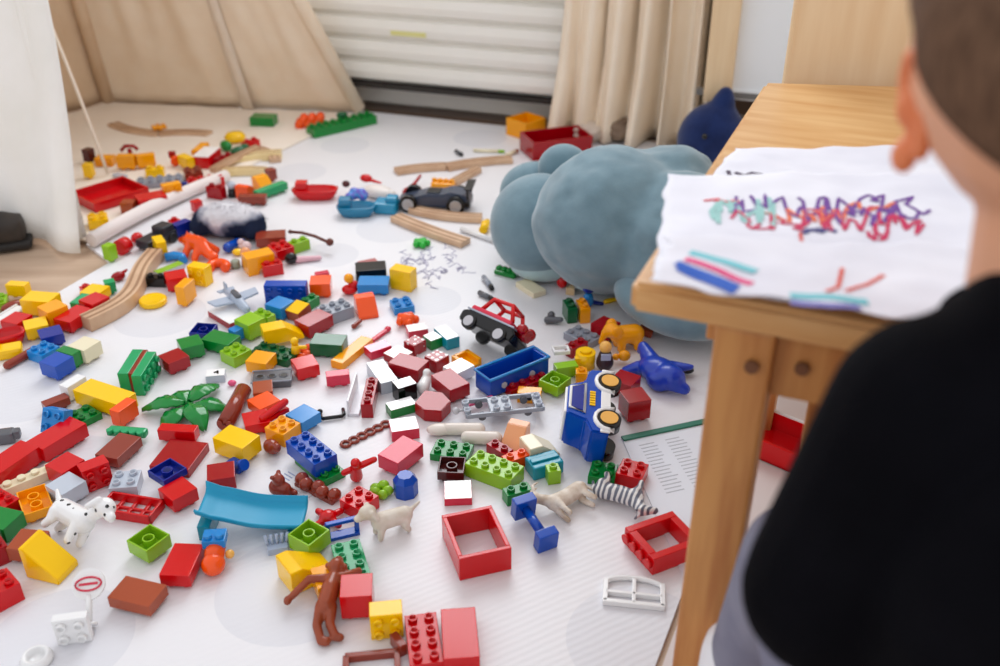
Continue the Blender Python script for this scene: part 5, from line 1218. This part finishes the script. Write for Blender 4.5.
# blue brick, orange etc
B('blue', 4, 2, 1, 289, 294, 34, 0, 'blue eight stud brick in front of the orange brick', o='s')
B('orange', 2, 2, 1.1, 321, 287, 26, -1, 'orange brick standing right of the blue eight stud brick', o='S')
TILE('rose', None, .022, .010, .010, 322, 275, 18, -3, 'small dusty pink brick behind the standing orange brick')
B('sky', 2, 2, 1, 277, 308, 26, -16, 'light blue smooth brick below the blue eight stud brick', o='S')
TILE('brown', 'yellow', .028, .026, .018, 297, 311, 20, -12, 'yellow topped brown brick in the centre of the upper heap', tilt=-12)
B('dred', 2, 3, 1, 315, 324, 22, 10, 'deep red brick left of the grey studded brick', o='S')
B('grey', 2, 3, 1, 330, 314, 16, 12, 'grey studded brick right of the yellow topped brick')
B('green', 1, 2, .8, 306, 301, 12, 4, 'green brick end behind the yellow topped brick')
B('lime', 1, 2, 1.1, 265, 318, 16, -8, 'lime brick end left of the light blue brick')
B('lime', 2, 2, 1.3, 249, 328, 28, -14, 'lime brick behind the long yellow sloped brick', o='S')
B('sky', 1, 1, .9, 238, 334, 12, 6, 'small sky blue brick at the foot of the lime brick', o='S')
B('black', 3, 2, .9, 371, 272, 30, -2, 'black brick with dusty pink brick on top near the yellow slope', o='S')
TILE('rose', None, .030, .016, .009, 368, 264, 24, -5, 'dusty pink flat brick on the black brick', z=.0)
TOYS[-1]['o'].data.materials[0] = mat('dusty_pink', (176, 88, 84), .35)
B('sky', 3, 2, .8, 375, 286, 30, 0, 'sky blue brick in front of the black brick', o='S')
TILE('yellow', None, .036, .022, .034, 401, 278, 24, 5, 'upright yellow block alone beside the pen scribble')
t_ = empty('toy_figure'); b = MB(); b.sph((0, 0, .008), (.013, .010, .008)); b.sph((.006, .002, .016), (.008, .008, .007)); mk('body', b, 'red', t_); b = MB(); b.sph((0, 0, .028), .008); mk('head', b, 'gold', t_); put(t_, 351, 284, 18, 0, 'red toy figure with an orange head left of the black brick', 'toy figure')
WEDGE('orange', .038, .030, .026, 366, 306, 12, 26, 'orange curved brick below the red toy figure', flat=.45)
B('sky', 2, 2, .6, 402, 305, 24, -4, 'pale blue flat brick behind the orange knobbly piece')
b = MB(); b.sph((0, 0, .010), (.014, .012, .010))
for k in range(5): b.sph((.013 * math.cos(k * 1.257), .012 * math.sin(k * 1.257), .009), (.006, .006, .007), 10, 8)
obj('toy_flower', b, 'orange', 408, 319, 24, 0, 'orange knobbly flower piece in front of the pale blue brick', 'toy piece')
b = MB(); b.cap((-.008, 0, .004), (.008, 0, .006), .004, .003); obj('toy_piece', b, 'rust', 357, 324, 12, -8, 'small rusty brown clip at the top end of the long yellow bar', 'toy piece')
B('rose', 2, 1, .6, 383, 347, 20, -12, 'dusty red brick end beside the pink topped brick') if False else None
# ================= left heap
B('lime', 1, 1, 1.3, 110, 253, 12, -6, 'lime round ended brick at the tent hem', o='S')
b = MB(); b.cyl((-.010, 0, .014), (.010, 0, .014), .014, seg=18); obj('toy_barrel', b, 'red', 123, 246, 20, -12, 'red barrel piece beside the lime brick at the tent hem', 'toy piece')
b = MB(); b.sph((0, 0, .010), (.012, .010, .010)); obj('toy_ball', b, 'red', 137, 238, 12, -8, 'small red round piece right of the red barrel piece', 'toy piece')
t_ = empty('toy_truck'); b = MB(); b.box((0, 0, .014), (.070, .032, .014), .003).box((.018, 0, .026), (.028, .028, .014), .003); mk('body', b, mat('truck_black', (40, 42, 50), .35), t_)
for x in (-.022, .022):
    for s in (-1, 1): b = MB(); b.cyl((x, s * .012, .009), (x, s * .019, .009), .009, seg=18); mk('wheel', b, 'black', t_)
put(t_, 160, 237, 44, -22, 'dark grey toy truck behind the orange toy dinosaur', 'toy car')
B('navy', 2, 1, 1, 182, 230, 12, -5, 'navy brick at the nose of the dark grey toy truck', o='S')
B('red', 1, 1, 1, 175, 224, 12, -4, 'tiny red brick behind the dark grey toy truck')
b = MB(); b.sph((0, 0, .006), (.010, .008, .006)); obj('toy_piece', b, 'mint', 152, 253, 10, 0, 'tiny green round piece below the dark toy truck', 'toy piece')
B('yellow', 1, 2, 1.3, 166, 248, 14, -3, 'yellow brick left of the orange toy dinosaur', o='S')
b = MB(); b.chain([(-.050, .004, .012), (-.020, 0, .020), (.010, 0, .022), (.034, -.004, .012)], [.006, .013, .014, .009]); b.sph((.044, -.004, .010), (.012, .010, .009)); b.chain([(-.01, -.010, .018), (-.006, -.024, .005)], [.007, .006]); b.chain([(.014, -.010, .018), (.02, -.024, .005)], [.007, .006]); b.chain([(-.01, .010, .018), (-.006, .024, .005)], [.007, .006]); b.chain([(.014, .010, .018), (.02, .024, .005)], [.007, .006])
for k in range(5): b.cap((-.022 + k * .010, 0, .028), (-.024 + k * .010, 0, .038), .004, .0015)
obj('toy_dinosaur', b, 'orange', 197, 247, 46, 18, 'orange toy dinosaur with a spiny back left of the fur toy', 'toy animal', 'toy animals', mods=SOFT(.002, 3))
b = MB(); b.tube([(.014 * math.cos(a), .014 * math.sin(a), .008) for a in [R(k * 22.5 - 30) for k in range(12)]], .008, 10); obj('toy_hook', b, 'orange', 217, 263, 20, 0, 'orange curved hoop piece in front of the orange dinosaur', 'toy piece')
b = MB(); b.lathe([(.008, 0), (.008, .012), (.006, .014)], 14); obj('toy_peg', b, mat('sage_grey', (150, 158, 140), .4), 229, 264, 12, 0, 'grey green round peg right of the orange hoop', 'toy piece')
b = MB(); b.tube([(-.020, -.004, .008), (-.008, .004, .010), (.008, .004, .010), (.018, -.006, .008)], .0075, 10); obj('toy_hook', b, 'sky', 180, 255, 26, 4, 'curved blue piece below the orange toy dinosaur', 'toy piece')
TILE('lgrey', 'lime', .048, .016, .008, 173, 267, 30, -12, 'pale panel with a lime strip left of the yellow bricks', tilt=0)
B('red', 2, 2, 1, 170, 281, 22, -4, 'red brick between the curved rail and the upright yellow brick', o='S')
B('black', 1, 2, .8, 151, 282, 10, -12, 'small black brick beside the curved rail')
B('yellow', 2, 2, 1.0, 198, 275, 22, 4, 'yellow brick with studs right above the upright yellow brick', o='s')
B('gold', 1, 2, 1.6, 186, 293, 17, 2, 'upright orange yellow brick right of the yellow oval', o='S')
b = MB(); b.lathe([(.0195, 0), (.0215, .002), (.0215, .008), (.019, .010), (.016, .0085)], 30)
o = mk('toy_plate', b, 'yellow'); put(o, 153, 301, 30, 0, 'yellow round lid piece beside the curved rail', 'toy piece')
b = MB(); b.sph((0, 0, .008), (.012, .007, .008)); b.cap((.004, 0, .010), (.016, .002, .014), .004, .002); obj('toy_shrimp', b, 'dred', 120, 276, 14, -4, 'small dark red crumpled piece left of the curved rail', 'toy piece')
B('mint', 1, 1, .9, 109, 288, 14, -3, 'small green brick at the top of the left heap', o='S')
B('yellow', 2, 2, .8, 97, 294, 20, 3, 'yellow brick below the small green brick in the left heap', o='S')
B('red', 1, 1, .6, 86, 289, 14, -4, 'small red brick top at the left of the small green brick')
B('mint', 1, 2, .8, 82, 304, 16, 2, 'pale green brick in the middle of the left heap', o='S')
B('red', 2, 2, 1.1, 98, 306, 20, -10, 'red brick at the right end of the left heap', o='S')
B('red', 3, 2, .9, 80, 321, 26, -16, 'red brick at the bottom of the left heap touching the curved rail', o='S')
B('yellow', 3, 2, 1.3, 42, 308, 26, 2, 'big yellow brick in the left heap', o='S')
B('gold', 2, 2, 1.3, 61, 315, 20, -8, 'golden yellow brick right of the big yellow brick', o='S')
B('yellow', 2, 2, .9, 37, 326, 22, -5, 'yellow brick in front of the big yellow brick', o='S')
B('yellow', 2, 1, 1, 19, 290, 28, 2, 'yellow brick alone at the left edge above the white ramp', o='S')
B('lime', 1, 2, .6, 5, 303, 14, -2, 'yellow green brick at the left edge above the white ramp')
b = MB(); b.sph((0, 0, .006), (.018, .008, .007)); obj('toy_shrimp', b, 'rust', 14, 307, 22, -8, 'dark rusty crumpled piece behind the white ramp', 'toy piece')
b = MB(); b.box((0, 0, .008), (.060, .022, .003), .001).box((0, .010, .006), (.060, .003, .012), .001).box((0, -.010, .006), (.060, .003, .012), .001); obj('toy_ramp', b, 'white', 16, 316, 36, -22, 'white toy ramp pointing into the left heap', 'toy ramp')
B('red', 2, 2, .9, 22, 325, 22, -14, 'red brick under the right end of the white ramp', o='S')
put(boat('red', .060, .034), 8, 336, 34, -8, 'red toy boat hull cut by the left edge', 'toy boat')
b = MB(); b.box((0, 0, .008), (.046, .026, .016), .005); obj('toy_brick', b, 'yellow', 6, 350, 34, -6, 'rounded yellow block under the red boat hull at the left edge', 'toy brick', BG)
b = MB(); b.cap((-.022, 0, .006), (.022, 0, .006), .006); obj('toy_log', b, 'rust', 20, 358, 28, -16, 'thin rusty brown rod below the yellow block at the left edge', 'toy log')
B('navy', 2, 2, .8, 52, 338, 24, -6, 'dark blue smooth brick at the foot of the left heap', o='S')
B('sky', 2, 2, .8, 43, 351, 22, -12, 'sky blue brick below the dark blue smooth brick')
B('blue', 2, 2, 1.1, 58, 367, 20, -12, 'blue brick end of the blue green and cream row', o='S')
B('green', 1, 2, 1.1, 70, 358, 10, -6, 'green brick in the middle of the blue green and cream row', o='S')
B('tan', 2, 2, 1.1, 86, 351, 20, -12, 'cream smooth brick end of the blue green and cream row', o='S')
TOYS[-1]['o'].data.materials[0] = P('cream')
# ================= tent edge
b = MB(); b.box((0, 0, .002), (.095, .115, .004)).box((0, .0555, .010), (.095, .004, .018)).box((0, -.0555, .010), (.095, .004, .018)).box((.0455, 0, .010), (.004, .107, .018)).box((-.0455, 0, .010), (.004, .107, .018))
obj('toy_tray', b, 'red', 113, 193, 34, 16, 'large shallow red tray on the tent floor beside the flap', 'toy tray', z=.005)
B('red', 3, 2, 1.0, 150, 202, 30, -6, 'red smooth brick between the shallow red tray and the tent hem', o='S', z=.005)
TILE('brown', None, .022, .020, .020, 133, 206, 14, 0, 'rusty brown brick touching the red smooth brick in the tent', z=.005)
B('gold', 2, 2, .9, 170, 193, 20, -4, 'orange yellow studded brick behind the red smooth brick', o='s', z=.005)
B('navy', 1, 1, .9, 185, 188, 12, -4, 'small navy brick right of the orange yellow studded brick', z=.005)
B('lgrey', 5, 2, .5, 157, 182, 50, -5, 'pale grey long flat brick on the tent floor', z=.005)
TOYS[-1]['o'].data.materials[0] = P('grey')
B('yellow', 2, 1, .8, 155, 171, 18, -1, 'small yellow brick behind the pale grey flat brick', z=.005)
b = MB(); b.box((0, 0, .004), (.030, .014, .008), .002); obj('toy_piece', b, 'lgrey', 120, 176, 18, 4, 'tiny pale blue grey piece behind the red tray', 'toy piece', z=.005)
B('gold', 2, 1, 1.2, 128, 162, 16, 0, 'yellow brick under the dark red clip in the tent', o='S', z=.005)
B('gold', 2, 1, 1.1, 145, 161, 16, -2, 'orange yellow brick right of the dark red clip in the tent', o='S', z=.005)
B('gold', 2, 1, 1.2, 105, 161, 18, 0, 'yellow ribbed brick left of the clip, beside the tent cord', o='s', z=.005)
B('dbrown', 1, 1, 1.2, 89, 156, 12, 2, 'dark brown brick half hidden by the tent flap', o='S', z=.005)
B('yellow', 1, 1, 1.2, 89, 171, 10, 0, 'pale yellow brick half hidden by the tent flap', o='S', z=.005)
b = MB(); b.tube([(-.018, 0, .020), (-.008, 0, .030), (.010, 0, .030), (.018, 0, .022)], .004, 8); b.box((0, 0, .012), (.008, .006, .024)); obj('toy_clip', b, 'dred', 130, 152, 20, 0, 'dark red t shaped clip standing on the yellow bricks in the tent', 'toy piece', z=.012)
b = MB(); b.lathe([(.004, 0), (.012, .002), (.012, .007), (.004, .008)], 14)
for k in range(6): b.sph((.013 * math.cos(k * 1.047), .013 * math.sin(k * 1.047), .005), .005, 8, 6)
obj('toy_flower', b, 'gold', 159, 127, 16, 0, 'yellow flower piece on the wooden rail inside the tent', 'toy piece', z=.013)
B('yellow', 2, 2, .8, 98, 220, 20, -3, 'yellow studded brick alone between the tent flap and the hem', z=.005)
t_ = empty('toy_figure'); b = MB(); b.cap((0, 0, .010), (0, 0, .018), .009, .008); mk('body', b, 'orange', t_); b = MB(); b.box((-.004, .002, .026), (.014, .010, .014), .002); mk('hat', b, 'dred', t_)
put(t_, 174, 159, 14, 0, 'orange red toy figure on the tent floor left of the white block', 'toy figure', z=.005)
B('yellow', 1, 2, 1, 187, 162, 14, -4, 'yellow brick between the orange figure and the white block', o='S', z=.005)
B('gold', 3, 1, .9, 201, 152, 16, -14, 'long yellow brick leaning behind the white block', o='S', z=.005)
TILE('red', 'white', .056, .032, .022, 212, 158, 24, -20, 'white topped red block in the middle of the tent pile', z=.005)
b = MB(); b.lathe([(.012, 0), (.022, .004), (.024, .012), (.018, .020), (.006, .022)], 22); obj('toy_pot', b, 'yellow', 235, 137, 22, 0, 'bright yellow round pot at the back of the tent pile', 'toy piece', z=.005)
b = MB(); b.sph((0, 0, .012), (.018, .012, .012)); obj('toy_leaf', b, 'green', 226, 146, 14, 8, 'green leafy lump in front of the yellow pot', 'toy plant', z=.005)
b = MB(); b.sph((0, 0, .010), (.022, .012, .010)); b.sph((.014, 0, .014), (.010, .010, .008)); obj('toy_leaf', b, 'dgreen', 240, 150, 22, -6, 'dark green leafy lump right of the green one', 'toy plant', z=.005)
B('red', 2, 1, .9, 251, 144, 16, -5, 'red brick at the back right of the tent pile', z=.0)
B('dred', 3, 1, .8, 227, 161, 22, -12, 'deep red brick between the white block and the leaning rail')
B('rust', 2, 2, .7, 193, 173, 22, -3, 'rusty brown brick below the yellow bricks on the tent floor', z=.005)
B('red', 4, 1, .8, 206, 181, 38, -4, 'red row of studs along the tent hem')
B('dred', 1, 2, 1.1, 217, 191, 14, -8, 'deep red brick above the fur toy')
B('red', 1, 1, 1.0, 197, 207, 14, -4, 'red brick end left of the fur toy', o='S')
t_ = empty('toy_figure'); b = MB(); b.cyl((0, 0, 0), (0, 0, .016), .010, .008); mk('body', b, 'black', t_); b = MB(); b.sph((0, 0, .024), (.009, .008, .008)); mk('head', b, 'lgrey', t_)
put(t_, 231, 189, 14, 0, 'black bodied toy figure with a pale head above the fur toy', 'toy figure')
WEDGE('orange', .034, .026, .024, 247, 190, 16, -10, 'orange sloped brick right of the black bodied figure', flat=.35)
WEDGE('gold', .032, .026, .022, 263, 183, 18, 8, 'orange yellow sloped brick beside the green flat brick', flat=.4)
B('rust', 3, 1, .7, 253, 200, 24, 0, 'rusty brown brick in front of the orange sloped brick', o='S')
B('mint', 4, 1, .7, 271, 191, 28, -10, 'green narrow flat brick pointing away from the tent pile', o='S')
B('rust', 1, 1, 1, 271, 175, 14, -4, 'rusty brown brick behind the orange yellow sloped brick', o='S')
B('green', 3, 2, .9, 264, 121, 26, 1, 'green brick against the back wall of the tent', o='S')
b = MB()
for k in range(12): b.sph((-.024 + .0096 * (k % 6) + .004 * (k // 6), -.010 + .020 * (k // 6), .012 + .009 * (k % 2)), (.011, .011, .012), 10, 8)
obj('toy_coral', b, 'orange', 310, 121, 26, -2, 'orange knobbly cluster at the right corner of the tent', 'toy piece')
B('green', 9, 2, .9, 342, 124, 56, -13, 'long green studded brick beside the tent corner')
b = MB(); b.sph((0, 0, .006), (.014, .008, .008)); obj('toy_piece', b, 'dgreen', 342, 115, 14, -2, 'dark green lump on the long green brick', 'toy piece', z=.020)
# right background
b = MB(); b.box((0, 0, .002), (.062, .062, .004)).box((0, .030, .020), (.066, .004, .040)).box((0, -.030, .020), (.066, .004, .040)).box((.031, 0, .020), (.004, .06, .040)).box((-.031, 0, .020), (.004, .06, .040))
obj('toy_crate', b, 'gold', 526, 126, 26, -8, 'open yellow crate by the radiator foot', 'toy crate')
b = MB(); b.box((0, 0, .002), (.14, .08, .004)).box((0, .038, .022), (.14, .004, .040)).box((0, -.038, .022), (.14, .004, .040), rot=(.2, 0, 0)).box((.068, 0, .022), (.004, .08, .040)).box((-.068, 0, .022), (.004, .08, .040))
obj('toy_tray', b, 'dred', 556, 143, 50, -6, 'deep red open box behind the plush ears', 'toy tray')
NAMES = {'dark grey angular piece': 'toy_block', 'blue joint piece': 'toy_joint', 'orange leafy piece': 'toy_coral', 'reddish brown lump left': 'toy_rock', 'small black piece behind': 'toy_hoof', 'brown block end': 'toy_block', 'dark green rounded piece': 'toy_bush', 'small black peg': 'toy_peg', 'tan triangular': 'toy_wedge', 'thin yellow tool': 'toy_tool', 'dark grey small machine': 'toy_motor', 'tiny green round': 'toy_button', 'small yellow cap piece': 'toy_hat', 'tiny pale blue grey': 'toy_chip', 'small rusty brown clip': 'toy_clip', 'dark green lump on the long': 'toy_bush'}
settle()

for o in list(S.objects):
    if o.parent is None and o.name.startswith('toy_piece'):
        for k, n in NAMES.items():
            if k in o.get('label', ''): o.name = n; break
